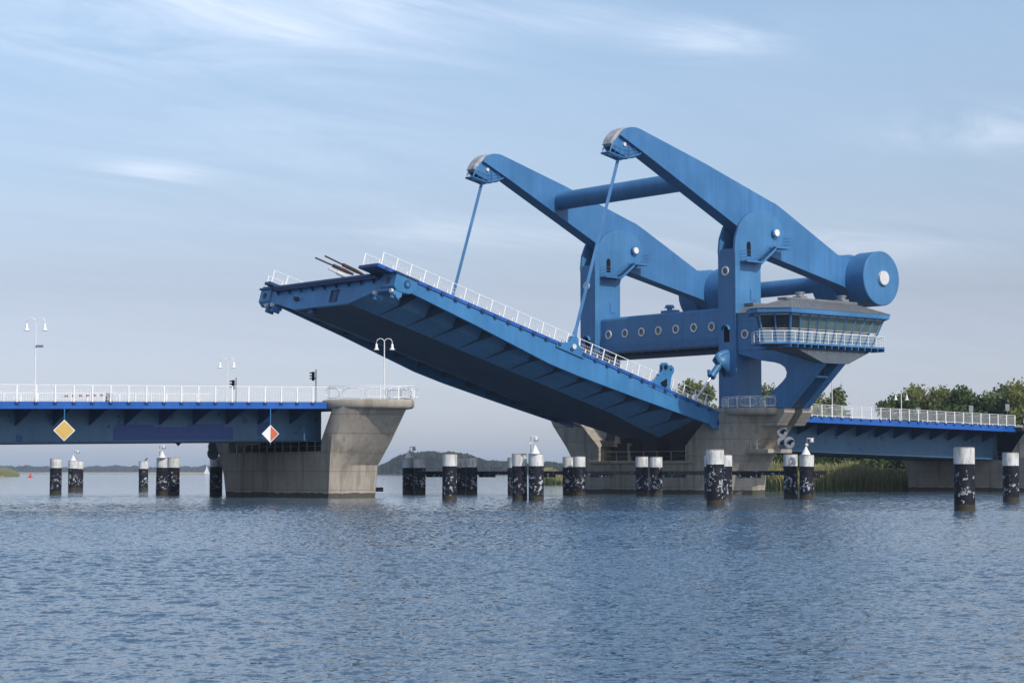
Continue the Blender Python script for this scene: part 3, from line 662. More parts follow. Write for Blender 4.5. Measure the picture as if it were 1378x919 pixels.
# ------------------------------------------------------------------ balance beams with counterweights
bb=thing('balance_beam_frame',(37.7,10.8,28),'pair of tapering blue balance beams with cross tubes and round counterweights','balance beams')
armpx_up=[(835.7,182.5),(837.5,178),(841,174),(845.5,171.8),(851,171),(856,171.6),(861,173.2),(948,219.5),(1036.8,270.8),(1044,274.5),(1055,283),(1128,343.2)]
armpx_lo=[(1136,386),(1036.6,345),(1020,338),(991,303.6),(868.4,207.2)]
A1=-1.3
arm=[(at(x,y,t=A1)[0],at(x,y,t=A1)[2]) for x,y in armpx_up]
dc=(51.0,24.2)
endc=[(dc[0]+2.9*math.cos(R(a)),dc[1]+2.9*math.sin(R(a))) for a in (70,40,10,-20,-50,-80,-105)]
arm+=endc+[(at(x,y,t=A1)[0],at(x,y,t=A1)[2]) for x,y in armpx_lo]
for dt in (0,WT):
    m=MB(); m.prism(arm,lambda s,z:(s,A1+dt,z),lambda s,z:(s,.52+dt,z)); m.build('balance_arm','bluearm',bb,smooth=30,bevel=.035)
    mir=lambda t: t+dt if dt==0 else dt-.78-t+.0   # outer drum always outboard
    for (t0,t1,disc) in ((-4.0,-1.31,True),(.53,3.9,False)):
        a,b=mir(t0),mir(t1); a,b=min(a,b),max(a,b)
        if dt: a,b=(a,b)
        m=MB(); n=56; rings=[]
        for rr,tt in ((3.02,a),(3.10,a+.08),(3.10,b-.08),(3.02,b)):
            rings.append([(dc[0]+rr*math.cos(2*math.pi*k/n),tt,dc[1]+rr*math.sin(2*math.pi*k/n)) for k in range(n)])
        m.loft(rings); o=m.build('counterweight','blue',bb,smooth=30)
        if (disc and dt==0) :
            m=MB(); m.tube([(dc[0]+.15,a,dc[1]+.05),(dc[0]+.15,a-.30,dc[1]+.05)],.80,32); m.build('hub_disc','offwhite',o,smooth=40)
    # fork head: plates, grey cover, pin badge
    c=at(839.5,194.6,t=-.9); cs,cz=c[0],c[2]
    tip=(arm[0][0],arm[0][1])
    pl=[]
    for x,y in ((866,205.5),(860,209.5),(853,213),(846,213.5),(838,209),(830,204),(824,199)):
        p=at(x,y,t=-.95); pl.append((p[0],p[2]))
    for x,y in ((822,193),(824,186.5),(828.5,180),(833,176),(838,174),(846,176)):
        p=at(x,y,t=-.95); pl.append((p[0],p[2]))
    m=MB(); m.prism(pl,lambda s,z:(s,-.95+dt,z),lambda s,z:(s,-.75+dt,z)); m.prism(pl,lambda s,z:(s,0.05+dt,z),lambda s,z:(s,.22+dt,z)); 
    hd=m.build('fork_head','bluearm',bb,smooth=30)
    m=MB(); cov=[]
    for x,y in ((815,194.5),(817,188.5),(820.5,183),(825,178),(830,174.7),(836,173),(842,172.6)):
        p=at(x,y,t=-.25); cov.append((p[0],p[2]))
    rings=[[(s,-1.0+dt,z+.05),(s,.27+dt,z+.05),(s+.3,.27+dt,z-.2),(s+.3,-1.0+dt,z-.2)] for s,z in cov]
    m.loft(rings).build('weather_cover','coverg',bb,smooth=40)
    m=MB(); m.tube([(cs,-.94+dt,cz),(cs,-1.08+dt,cz)],.2,16); m.build('pin_cover','offwhite',hd,smooth=40)
    # small access platform hung under the fork
    m=MB(); p0=at(809,206.4,t=.1); p1=at(829,214.8,t=.1); p2=at(841,213,t=-.4); p3=at(852,210,t=-.4); p4=at(866,199,t=-.6)
    ln=[(p[0],p[2]) for p in (p0,p1)]
    for tt in (-1.1,-.7,-.3,.1):
        m.tube([(p0[0],tt+dt,p0[2]),(p1[0],tt+dt,p1[2])],.09,6)
    m.tube([(p0[0],-1.1+dt,p0[2]),(p0[0],.1+dt,p0[2])],.09,6); m.tube([(p1[0],-1.1+dt,p1[2]),(p1[0],.1+dt,p1[2])],.09,6)
    arc=[p1,p2,p3,at(860,206,t=-.5),p4]
    for tt in (-1.1,.1):
        m.tube([(p[0],tt+dt,p[2]) for p in arc],.05,6)
        for hh in (.45,.9): m.tube([(p0[0]+.1,tt+dt,p0[2]+hh),(p1[0],tt+dt,p1[2]+hh)]+[(p[0],tt+dt,p[2]+hh*.8) for p in arc[1:3]],.025,4)
        for f in (0,.33,.66,1): 
            s=lerp(p0[0],p1[0],f); z=lerp(p0[2],p1[2],f); m.tube([(s+.1,tt+dt,z),(s+.35,tt+dt,z+1.0)],.03,4)
        q=at(820,190,t=-.4)
        m.tube([(p0[0]+.1,tt+dt,p0[2]),(q[0],tt+dt,q[2])],.05,6)
        m.tube([(p2[0],tt+dt,p2[2]),(cs+.6,tt+dt,cz-.1)],.04,6); m.tube([(p3[0],tt+dt,p3[2]),(cs+1.2,tt+dt,cz-.1)],.035,6)
    for f in [i/7 for i in range(8)]:
        s=lerp(p0[0],p1[0],f); z=lerp(p0[2],p1[2],f); m.tube([(s,-1.1+dt,z),(s,.1+dt,z)],.035,4)
    m.build('access_platform','bluearm',bb,smooth=40)
# cross tubes
p=at(757,270.5,t=20.9); m=MB(); m.tube([(p[0],.4,p[2]),(p[0],21.2,p[2])],1.03,36); m.build('cross_tube','blue',bb,smooth=40)
m=MB(); m.tube([(dc[0],3.8,dc[1]),(dc[0],18.2,dc[1])],.95,36); m.build('cross_tube','blue',bb,smooth=40)
# ------------------------------------------------------------------ raised leaf
AL=R(16.0); OS,OZ=27.5,8.95
def LF(u,t,v): return (OS-u*math.cos(AL)+v*math.sin(AL), t, OZ+u*math.sin(AL)+v*math.cos(AL))
lf=thing('raised_bridge_leaf',LF(0,10.4,0),'long blue bridge leaf tilted open over the channel with a dark underside','bridge leaf')
TE=21.5; TN=-.7
m=MB(); m.box((0.3,TN+.15,-.28),(46.1,2.2,-.0),xf=LF); m.box((0.3,TE-2.9,-.28),(44.2,TE-.15,0),xf=LF); m.box((44.2,TE-2.9,-.28),(45.3,TE-1.9,0),xf=LF); m.box((.3,2.2,-.56),(44.75,TE-2.9,-.36),xf=LF)
m.box((.3,2.0,-.6),(44.7,2.2,-.28),xf=LF); m.box((.3,TE-2.9,-.6),(44.7,TE-2.7,-.28),xf=LF)
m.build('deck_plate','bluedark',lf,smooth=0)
m=MB(); m.box((1,2.4,-.355),(44.74,TE-3.1,-.32),xf=LF); m.build('road_surface','asphalt',lf,smooth=0)
prof=[(43.5,-1.35),(42.3,-1.35),(33.5,-1.78),(27,-2.22),(23.6,-2.45),(19.7,-2.45),(15,-2.3),(10.8,-2.15),(5,-1.9),(.4,-1.7)]
def fascia(t0,t1):
    m=MB(); poly=[(0.4,-.06),(43.5,-.06)]+prof
    m.prism(poly,lambda u,v:LF(u,t0,v),lambda u,v:LF(u,t1,v)); return m.build('edge_girder','leafblue',lf,smooth=0,bevel=.025)
eg=fascia(TN,TN+.35); eg2=fascia(TE-.35,TE)
for t0,t1,ue in ((TN-.10,TN+.10,46.05),(TE-.10,TE+.1,44.2)):
    m=MB(); m.box((0.2,t0,-.28),(ue,t1,.03),xf=LF); m.build('deck_edge_strip','ultra',lf,smooth=0)
kn=MB()
for k in range(27): 
    u=.9+k*1.693; kn.box((u-.2,TN-.24,-.36),(u+.2,TN-.101,-.08),xf=LF)
kn.build('post_brackets','bluedark',lf,smooth=0)['kind']='stuff'
# box girder, lofted along u with a tapering heel
def sec(u,vb,tb,vw,tw,tt=2.1,top=-.62):
    c=10.4
    h=[(tt,top),(tw,vw),(tb,vb)]
    P=[(t,v) for t,v in h]+[(2*c-t,v) for t,v in h[::-1]]
    return [LF(u,t,v) for t,v in P]
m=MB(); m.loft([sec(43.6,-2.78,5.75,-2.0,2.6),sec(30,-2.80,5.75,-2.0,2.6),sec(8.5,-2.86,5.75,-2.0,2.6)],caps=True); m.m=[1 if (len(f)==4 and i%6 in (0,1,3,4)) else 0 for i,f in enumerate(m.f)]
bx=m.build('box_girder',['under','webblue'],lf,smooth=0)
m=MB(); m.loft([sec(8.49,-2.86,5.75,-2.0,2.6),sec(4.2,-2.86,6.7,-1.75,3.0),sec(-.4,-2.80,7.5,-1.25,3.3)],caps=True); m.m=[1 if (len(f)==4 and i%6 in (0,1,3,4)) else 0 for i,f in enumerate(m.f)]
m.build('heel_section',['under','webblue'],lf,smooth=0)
# cross brackets under the footways
for k in range(12):
    u=3.2+k*3.386
    fv=-1.3 if u>38 else (-1.6 if u>30 else -1.9)
    for sg in (0,1):
        q=MB(); P=[(TN+.35,-.29),(TN+.35,fv),(2.1,-2.12),(5.5,-2.83),(2.58,-2.0),(2.12,-.63),(2.0,-.62),(2.0,-.29)]
        if sg: P=[(20.8-t,v) for t,v in P]
        q.prism(P,lambda t,v:LF(u-.03,t,v),lambda t,v:LF(u+.03,t,v)); q.build('bracket','under',lf,smooth=0)
# end girder and corner boxes
m=MB(); P=[(-.6,-.5),(-.6,-1.9),(2.2,-1.95),(5.75,-2.78),(15.05,-2.78),(18.6,-1.95),(21.4,-1.9),(21.4,-.5)]
m.prism(P,lambda t,v:LF(43.6,t,v),lambda t,v:LF(43.95,t,v)); eg_=m.build('end_girder','endblue',lf,smooth=0,bevel=.03)
m=MB(); m.box((43.96,1.4,-.72),(44.6,18.6,-.565),xf=LF); m.build('end_beam','rusty',lf,smooth=0)
for k in range(9):
    q=MB(); t=2.2+k*2.05; q.prism([(43.96,-.73),(44.5,-.73),(43.96,-1.1)],lambda u,v:LF(u,t-.03,v),lambda u,v:LF(u,t+.03,v)); q.build('end_bracket','bluedark',lf,smooth=0)
for sg in (0,1):
    q=MB(); a,b=(-1.35,.9) if not sg else (TE-1.5,TE+.45)
    q.prism([(41.6,-.32),(44.1,-.20),(44.1,-1.55),(43.6,-1.95),(42.2,-1.75),(41.6,-1.3)],lambda u,v:LF(u,a,v),lambda u,v:LF(u,b,v)); cb=q.build('corner_box','endblue' if sg else 'leafblue',lf,smooth=0,bevel=.04)
    q=MB(); q.box((41.5,a-.08,-.32),(44.3,b+.08,-.14),xf=LF); q.build('cover_plate','bluedark',cb,smooth=0)
    # latch holes
    q=MB(); c=Vector(LF(44.1,(a+b)/2,-.95)); d=Vector(LF(44.16,(a+b)/2,-.95)); q.tube([c,d],.30,16); q.build('latch_hole','rust',cb,smooth=40)
    if not sg:
        q=MB(); c=Vector(LF(42.7,a,-.95)); d=Vector(LF(42.7,a-.07,-.95)); q.tube([c,d],.38,18); q.build('bolt_ring','bluedark',cb,smooth=40)
        q=MB(); q.tube([d,Vector(LF(42.7,a-.12,-.95))],.22,14); q.build('bolt_head','leafblue',cb,smooth=40)
    # locking gear below
    for tt in ((a+.3),(b+.7 if not sg else a-.8)):
        q=MB(); q.box((43.0,tt-.25,-2.35),(43.9,tt+.25,-1.9),xf=LF); q.tube([LF(43.5,tt-.45,-2.35),LF(43.5,tt+.45,-2.35)],.26,12); q.tube([LF(43.1,tt,-2.55),LF(44.0,tt,-2.55)],.14,10); lg=q.build('locking_gear','endblue',lf,smooth=40)
        q=MB(); q.tube([LF(43.95,tt,-2.0),LF(44.2,tt,-2.05)],.2,12); q.build('roller','offwhite',lg,smooth=40)
q=MB(); q.box((43.2,12.2,-3.1),(43.7,12.8,-2.78),xf=LF); q.tube([LF(43.45,12.0,-3.1),LF(43.45,13,-3.1)],.25,10); q.build('locking_gear','bluedark',lf,smooth=40)
# manhole frame, clamps and hook on the end girder
m=MB(); 
for a,b,c,d in ((7.9,8.0,-2.4,-1.2),(9.0,9.1,-2.4,-1.2),(7.9,9.1,-1.3,-1.2),(7.9,9.1,-2.4,-2.3)): m.box((43.95,a,c),(44.06,b,d),xf=LF)
m.box((43.95,8.0,-2.3),(43.97,9.0,-1.3),mi=0,xf=LF); m.build('manhole_frame','bluedark',lf,smooth=0)
m=MB(); m.box((43.95,14.6,-1.9),(44.3,15.1,-1.7),xf=LF); m.tube([LF(44.2,14.5,-1.7),LF(44.2,15.2,-1.6)],.12,8); m.build('clamp','rust',lf,smooth=40)
# lift lugs (suspension) and tall sockets
def lug(u,t):
    m=MB(); P=[(u-1.6,-.3),(u-.55,.55),(u-.3,1.15),(u+.0,1.3),(u+.35,1.1),(u+.75,.35),(u+2.2,-.1),(u+2.2,-.6),(u-1.6,-.6)]
    for a,b in ((t-.36,t-.16),(t+.16,t+.36)): m.prism(P,lambda x,v:LF(x,a,v),lambda x,v:LF(x,b,v))
    o=m.build('hanger_lug','leafblue',lf,smooth=0,bevel=.02)
    q=MB(); q.tube([LF(u,t-.36,.15),LF(u,t-.46,.15)],.26,16); q.build('pin_cover','offwhite',o,smooth=40)
U1=21.0; lug(U1,-.5); lug(U1,TE+.1)
def socket(u,t):
    m=MB(); P=[(u+1.9,-.5),(u+.9,.6),(u+.35,1.7),(u+.5,2.25),(u+.3,2.55),(u,2.62),(u-.35,2.45),(u-.75,2.6),(u-1.15,2.4),(u-1.25,2.0),(u-1.05,1.5),(u-1.15,.3),(u-1.9,-.5)]
    for a,b in ((t-.26,t-.12),(t+.12,t+.26)):
        m.prism(P,lambda x,v:LF(x,a,v),lambda x,v:LF(x,b,v))
    o=m.build('tall_bracket','leafblue',lf,smooth=0,bevel=.02)
    q=MB(); q.prism([(u+.35,.35),(u-.45,1.05),(u-.65,.3),(u-.3,-.3)],lambda x,v:LF(x,t-.29,v),lambda x,v:LF(x,t-.255,v)); q.tube([LF(u+.05,t-.29,2.1),LF(u+.05,t-.255,2.1)],.26,12); q.tube([LF(u-.75,t-.29,2.1),LF(u-.75,t-.255,2.1)],.12,10); q.build('bracket_slot','black',o,smooth=0)
socket(8.2,-.5); socket(8.2,TE+.0)
# leaf railings
for t,u0 in ((-.62,45.6),(1.9,45.9),(TE-2.8,45.1),(TE-.1,44.0)):
    near=t<0
    railing(lf,[(u0,t,0),(1.0,t,0)],1.693,1.28,xf=LF,balus=.24 if near else .36,rails=(.12,.45,.80),post_w=.12,thin=.010,toptwo=False)
# rusty booms lying across the tip
for a,b,rr in ((( -17.8,8.0,22.8),(-13.4,8.0,21.5),.10),((-16.7,8.0,23.05),(-12.2,8.0,21.55),.10),((-16.3,8.0,21.85),(-14.2,8.0,21.2),.07)):
    m=MB(); A=Vector(a); B=Vector(b); m.tube([A,A.lerp(B,.45)],.085,8); m.tube([A.lerp(B,.45),A.lerp(B,.47),A.lerp(B,.8),B],[.10,.19,.20,.12],8)
    m.build('tie_bar','rust' if rr>.08 else 'offwhite',lf,smooth=40)
# bearing foot under the heel
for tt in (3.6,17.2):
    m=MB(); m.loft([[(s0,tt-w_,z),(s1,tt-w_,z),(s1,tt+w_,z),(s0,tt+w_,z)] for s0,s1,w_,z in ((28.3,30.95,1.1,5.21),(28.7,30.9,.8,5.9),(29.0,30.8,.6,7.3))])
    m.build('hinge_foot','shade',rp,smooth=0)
m=MB(); m.prism([(0.35,-.05),(.35,-1.75),(-.2,-1.95),(-1.7,-1.75),(-2.7,-.5),(-2.7,-.0)],lambda u,v:LF(u,TN+.0,v),lambda u,v:LF(u,TN+.6,v)); hp=m.build('hinge_plate','leafblue',lf,smooth=0,bevel=.02)
m=MB(); c=Vector(LF(-.9,TN,-1.15)); m.tube([c,c+Vector((0,-.08,0))],.3,16); m.build('hinge_bolt','bluedark',hp,smooth=40)
# ------------------------------------------------------------------ hanger rods
for dt,lab in ((0,'slim blue hanger rod from the nearer balance beam down to the leaf edge'),(WT,'slim blue hanger rod from the farther balance beam, half hidden behind the leaf')):
    top=at(832.5,212,t=-.4); base=LF(U1,-.5 if dt==0 else TE+.1,.15)
    r=thing('hanger_rod',base,lab,'hanger rod','rods hanging the leaf from the balance beams')
    T_=Vector((top[0],-.38+dt,top[2])); B_=Vector(base); m=MB(); 
    m.tube([T_,B_.lerp(T_,.10),B_.lerp(T_,.06)],[.22,.22,.22],4); m.tube([B_.lerp(T_,.10),B_.lerp(T_,.03),B_],[.22,.42,.14],4); m.build('rod','bluearm',r,smooth=0,bevel=.02)
    m=MB(); m.tube([T_+Vector((0,-.45,.15)),T_+Vector((0,.45,.15))],.2,12); m.box((T_.x-.25,T_.y-.3,T_.z-.3),(T_.x+.25,T_.y+.3,T_.z+.3)); m.build('rod_end','bluearm',r,smooth=40)
# ------------------------------------------------------------------ hydraulic cylinder and its hood
a=Vector(at(930,546.5,t=-.35)); b=Vector(at(957,507,t=-.35)); c=Vector(at(969,489.5,t=-.35)); d=c+(c-b).normalized()*1.8
hy=thing('hydraulic_cylinder',a,'blue hydraulic cylinder with a bright steel rod between tower and leaf','hydraulic cylinder')
MB().tube([a,b],.13,14).build('piston_rod','chrome',hy,smooth=40)
m=MB(); m.tube([b,b.lerp(c,.15),b.lerp(c,.16),c,d],[.45,.45,.36,.38,.38],16); m.tube([b+Vector((-.3,0,.25)),b+Vector((-.35,0,.75))],.18,10); m.tube([b+Vector((-.2,-.4,.1)),c+Vector((-.2,-.4,.1))],.05,6); m.build('barrel','leafblue',hy,smooth=40)
m=MB(); n=12; rings=[]
zt_=at(972,471.5,s=SL-1)[2]; 
for (s,z,r_) in ((SL-1.9,zt_-1.15,.34),(SL-1.4,zt_-.62,.40),(SL-.7,zt_-.40,.44),(SL+.02,zt_-.32,.46)):
    rings.append([(s,-.38+r_*math.cos(math.pi*k/n),z+r_*math.sin(math.pi*k/n)) for k in range(n+1)])
vs=[p for r_ in rings for p in r_]; fs=[]
for i in range(3):
    for k in range(n): fs.append((i*(n+1)+k,i*(n+1)+k+1,(i+1)*(n+1)+k+1,(i+1)*(n+1)+k))
m.add(vs,fs)
for sg in (-1,1):
    m.add([(SL-1.9,-.38+sg*.34,zt_-1.15),(SL-1.4,-.38+sg*.40,zt_-.62),(SL-.7,-.38+sg*.44,zt_-.40),(SL+.02,-.38+sg*.46,zt_-.32),(SL+.02,-.38+sg*.46,zt_-2.9),(SL-.9,-.38+sg*.44,zt_-1.9)],[(0,1,2,3,4,5)])
ho=m.build('cylinder_hood','blue',tw,smooth=40); sm=ho.modifiers.new('thick','SOLIDIFY'); sm.thickness=.06
# ------------------------------------------------------------------ control cabin
cb=thing('control_cabin',(31.8,-8.2,9),'glazed bridge control cabin with grey seamed roof on two leaning blue legs','control cabin')
def plane_poly(px,s): return [(at(x,y,s=s)[1],at(x,y,s=s)[2]) for x,y in px]
leg=plane_poly([(990,476.2),(1025,485.2),(1042,487.6),(1050,490),(1056,494.5),(1058.5,501),(1057.5,507),(1053,513),(1040,526),(1030,537),(1031.5,548.3),(1055.5,549),(1104,489),(1104,474),(1000,470)],29.95)
leg[0]=(-1.72,leg[0][1]); leg[-1]=(-1.72,leg[-1][1]+.1)
for s0,nm in ((29.95,'leg'),(32.75,'leg')):
    m=MB(); m.prism(leg,lambda t,z:(s0,t,z),lambda t,z:(s0+1.05,t,z)); m.build('support_leg','blue',cb,smooth=30,bevel=.03)
# landing and ladder in the gap between the legs
gt,gz=-11.3,12.2
m=MB(); m.box((31.0,gt-.6,gz-.1),(32.75,gt+.5,gz+.12)); m.tube([(31.3,gt-.5,gz),(31.3,gt-.5,gz+1.8)],.04,6); m.tube([(32.4,gt-.5,gz),(32.4,gt-.5,gz+1.8)],.04,6)
m.tube([(31.3,gt-.5,gz+1),(32.4,gt-.5,gz+1)],.03,6); m.build('landing','blue',cb,smooth=0)
m=MB()
for k in range(6): 
    pts=[(31.2+.28*k,-8.2+.28*math.cos(a),9.6+.45*math.sin(a)) for a in [i*math.pi/6 for i in range(13)]]
    m.tube(pts,.04,5,caps=False)
m.build('cable_coil','grey',cb,smooth=40)
# walkway slab polygon (symmetrical about s=32.05)
cs_=32.05; zf_=15.45
def octo(x,n_,f,c1,c2):                    # half length, near t, far t, corner sizes
    return [(cs_-x+c1,n_),(cs_+x-c1,n_),(cs_+x-.0,n_+c2),(cs_+x,f-c2),(cs_+x-c1,f),(cs_-x+c1,f),(cs_-x,f-c2),(cs_-x,n_+c2)]
walk=octo(9.3,-14.0,-8.7,2.0,2.3)
base=octo(8.2,-12.95,-9.2,1.9,1.7)
eave=octo(9.75,-14.45,-8.3,2.2,2.6)
bot=[(30.0,-14.0+.25),(33.8,-13.75),(33.8,-13.7),(33.8,-12.9),(33.8,-12.8),(30,-12.8),(30,-12.9),(30,-13.7)]
m=MB(); m.loft([[(s,t,13.5) for s,t in bot],[(s,t,zf_-.25) for s,t in octo(8.3,-13.2,-9.2,1.9,1.8)]])
m.build('hull','hullgrey',cb,smooth=0)
m=MB(); m.loft([[(s,t,zf_-.18) for s,t in walk],[(s,t,zf_) for s,t in walk]])
for k in range(15):
    s=cs_-7.2+k*1.03; m.box((s-.05,-14.0,zf_-.5),(s+.05,-12.2,zf_-.18))
m.build('walkway','blue',cb,smooth=0)
rail=[walk[5],walk[6],walk[7],walk[0],walk[1],walk[2],walk[3]]
railing(cb,[(s*.995+cs_*.005,t+.05,zf_) for s,t in rail],1.25,1.12,balus=None,rails=(.12,.45,.78),toptwo=False,post_w=.06,name='railing')
# core volume behind glazing
zt_=18.35; wt=octo(9.2,-13.9,-8.6,2.05,2.4)
m=MB(); inn=lambda P,k:[(cs_+(s-cs_)*k,-11.3+(t+11.3)*k) for s,t in P]
m.loft([[(s,t,zf_) for s,t in inn(base,.97)],[(s,t,zf_+1.35) for s,t in inn(base,.98)],[(s,t,zt_) for s,t in inn(wt,.955)]]); m.build('inner_wall','glass',cb,smooth=0)
# glazing bays on every side seen
def bays(i,n,glassmats):
    j=(i+1)%8
    A0,B0=Vector((*base[i],zf_+.05)),Vector((*base[j],zf_+.05)); A2,B2=Vector((*wt[i],zt_)),Vector((*wt[j],zt_))
    fm=.46; A1_,B1_=A0.lerp(A2,fm),B0.lerp(B2,fm)
    nrm=(B0-A0).cross(A2-A0).normalized()
    c=Vector((cs_,-11.3,17)); 
    if nrm.dot(A0-c)<0: nrm=-nrm
    for k in range(n):
        f0,f1=k/n,(k+1)/n
        def Q(f,g): 
            return (A0.lerp(B0,f)).lerp(A2.lerp(B2,f),g)
        wsz=(B0-A0).length/n; e=.07/(B0-A0).length
        for g0,g1,gm,nm in ((.0,fm-.01,'panel','lower_panel'),(fm+.01,1,glassmats[k%len(glassmats)],'window')):
            m=MB(); eg=.045
            p=[Q(f0+e,g0+eg*.6),Q(f1-e,g0+eg*.6),Q(f1-e,g1-eg),Q(f0+e,g1-eg)]
            o4=[Q(f0+e*.35,g0+.01),Q(f1-e*.35,g0+.01),Q(f1-e*.35,g1-.012),Q(f0+e*.35,g1-.012)]
            vs=[v+nrm*.05 for v in o4]+[v+nrm*.05 for v in p]+[v+nrm*.0 for v in p]+[v for v in o4]
            m.add(vs,[(i2,(i2+1)%4,4+(i2+1)%4,4+i2) for i2 in range(4)]+[(4+i2,4+(i2+1)%4,8+(i2+1)%4,8+i2) for i2 in range(4)]+[(12+i2,12+(i2+1)%4,(i2+1)%4,i2) for i2 in range(4)])
            o=m.build(nm,'offwhite',cb,smooth=0)
            g=MB(); g.add([v+nrm*.012 for v in p],[(0,1,2,3)]); g.build('pane',gm,o,smooth=0)
        m=MB(); a=Q(f0,0)+nrm*.09; b=Q(f0,1)+nrm*.09; m.tube([a,b],.085,4); m.build('mullion','blue',cb,smooth=0)
    a=Q(1,0)+nrm*.09; b=Q(1,1)+nrm*.09; m=MB(); m.tube([a,b],.085,4); m.build('mullion','blue',cb,smooth=0)
bays(0,10,['glass','glassg','glassg','glassg','glassg','glassg','glassg','glassg','glassg','glassg'])
bays(7,2,['glass','glass']); bays(6,1,['glass']); bays(1,2,['glassg','glass']); 
# roof
m=MB(); m.loft([[(s,t,zt_+.0) for s,t in inn(eave,.985)],[(s,t,zt_+.08) for s,t in eave],[(s,t,zt_+.5) for s,t in inn(eave,1.01)]]); m.build('eaves_board','blue',cb,smooth=0)
ridge=octo(5.2,-11.9,-10.8,.4,.4); rz=20.0
er=inn(eave,1.02)
m=MB(); m.loft([[(s,t,zt_+.5) for s,t in er],[(s,t,rz) for s,t in ridge]]); rf=m.build('roof','zinc',cb,smooth=0)
m=MB()
for i in range(8):
    j=(i+1)%8; L=(Vector(er[j])-Vector(er[i])).length; n=max(2,int(L/.55))
    for k in range(n):
        f=k/n; a=Vector((*er[i],zt_+.5)).lerp(Vector((*er[j],zt_+.5)),f); b=Vector((*ridge[i],rz)).lerp(Vector((*ridge[j],rz)),f)
        m.tube([a+Vector((0,0,.02)),b+Vector((0,0,.02))],.028,4,caps=False)
m.build('roof_seams','zinc',rf,smooth=0)
m=MB(); m.box((cs_-5.6,-12.0,rz-.05),(cs_+5.4,-10.7,rz+.22)); m.build('ridge_cap','zinc',rf,smooth=0,bevel=.06)
for s in (cs_-2.9,cs_+3.6):
    m=MB(); m.box((s-.5,-11.9,rz+.2),(s+.5,-10.8,rz+.45)); m.tube([(s,-11.35,rz+.4),(s,-11.35,rz+.75)],.42,14); m.tube([(s,-11.35,rz+.72),(s,-11.35,rz+.86)],.52,14); m.build('roof_vent','steelgrey',rf,smooth=40)
# annex joining tower and cabin
az0,az1=15.3,19.3
m=MB(); m.box((29.9,-9.15,az0),(34.2,-1.703,az1-.9)); m.box((29.9,-8.0,az1-.9),(34.2,-1.703,az1)); an=m.build('link_room','blue',cb,smooth=0,bevel=.03)
for x,y in ((1002.7,449.7),(1024,448.4)):
    p=at(x,y,s=29.9); ringport((29.897,p[1],p[2]),'s',.50,an)
m=MB(); m.loft([[(29.7,-8.4,az1),(34.4,-8.4,az1),(34.4,-1.703,az1),(29.7,-1.703,az1)],[(31.2,-8.4,az1+.9),(33,-8.4,az1+.9),(33,-1.703,az1+.9),(31.2,-1.703,az1+.9)]]); m.box((31.0,-3.0,az1+.85),(33.1,-1.72,az1+1.15)); m.build('link_roof','zinc',cb,smooth=0)
m=MB(); m.box((29.86,-8.0,az0+3.55),(29.9,-1.72,az1-.02)); m.build('gutter_board','blue',cb,smooth=0)
# ------------------------------------------------------------------ signal discs on piers
def signal(loc,lab,grp=None,r=.62,face='t'):
    r0=thing('signal_light',loc,lab,'signal light','hooded signal discs on the piers')
    m=MB(); m.tube([(0,0,0),(0,.18,0)],r,28); m.tube([(0,-.03,0),(0,0,0)],r*.92,28); m.build('shield_disc','grey',r0,smooth=40,local=True)
    m=MB(); n=12; rings=[[(rr*math.cos(math.pi*k/n),y,.05+rr*math.sin(math.pi*k/n)) for k in range(n+1)] for rr,y in ((.26,-.03),(.28,-.55))]
    vs=rings[0]+rings[1]; m.add(vs,[(k,k+1,n+2+k,n+1+k) for k in range(n)]); h=m.build('hood','grey',r0,smooth=50,local=True)
    m=MB(); m.tube([(0,-.06,.05),(0,-.03,.05)],.24,18); m.build('lens','black',r0,smooth=40,local=True)
    return r0
tf=at(1052,581,s=30.2)
for (x,y),lab in (((1052.6,581.3),'upper grey hooded signal disc under the cabin corbels'),((1052.6,595.5),'lower left grey hooded signal disc on the pier shelf'),((1062.3,595.5),'lower right grey hooded signal disc on the pier shelf')):
    p=at(x,y,s=31.3); g=signal(p,lab); g.rotation_euler=(0,0,-R(20))
p=at(287,601,s=-20.5); g=signal(p,'upper dark signal disc on the hidden end of the left pier'); g.rotation_euler=(0,0,R(180))
p=at(286,610,s=-20.5); g=signal(p,'lower dark signal disc on the hidden end of the left pier'); g.rotation_euler=(0,0,R(180))
# ------------------------------------------------------------------ street lamps
def lamp(loc,h,lab,cat='street lamp',span=.55,rot=0):
    r=thing('street_lamp',loc,lab,cat,'white double-arm lamps on the bridge'); r.rotation_euler=(0,0,rot)
    m=MB(); m.tube([(0,0,0),(0,0,1.0),(0,0,1.02),(0,0,h-.25)],[.085,.085,.06,.045],10)
    m.build('pole','white',r,smooth=40,local=True)
    for sg in (-1,1):
        k=span/2; pts=[(0,0,h-.3)]+[(sg*(k-k*math.cos(a)),0,h-.25+k*math.sin(a)*.95) for a in [math.pi*i/8 for i in range(9)]]+[(sg*span,0,h-.42)]
        m=MB(); m.tube(pts,.032,6); a_=m.build('arm','white',r,smooth=50,local=True)
        m=MB(); x=sg*span
        prof=[(.05,h-.38),(.10,h-.45),(.12,h-.68),(.17,h-.85),(.28,h-.93),(.24,h-.95)]
        m.loft([[(x+rr*math.cos(2*math.pi*q/16),rr*math.sin(2*math.pi*q/16),z) for q in range(16)] for rr,z in prof]); m.build('lamp_shade','white',r,smooth=60,local=True)
    return r
rl=-TH
p=at(47,518,t=1.2); l1=lamp((p[0],1.2,zfL(p[0])),at(47,429.5,t=1.2)[2]-zfL(p[0]),'tall white double lamp behind the left railing, with a small camera on its pole',span=.75,rot=rl)
m=MB(); zc=at(47,467,t=1.2)[2]-zfL(p[0]); m.tube([(0,0,zc),(.35,0,zc+.12)],.03,6); m.box((.05,-.1,zc-.02),(.62,.1,zc+.16)); m.build('camera','grey',l1,smooth=0,local=True)
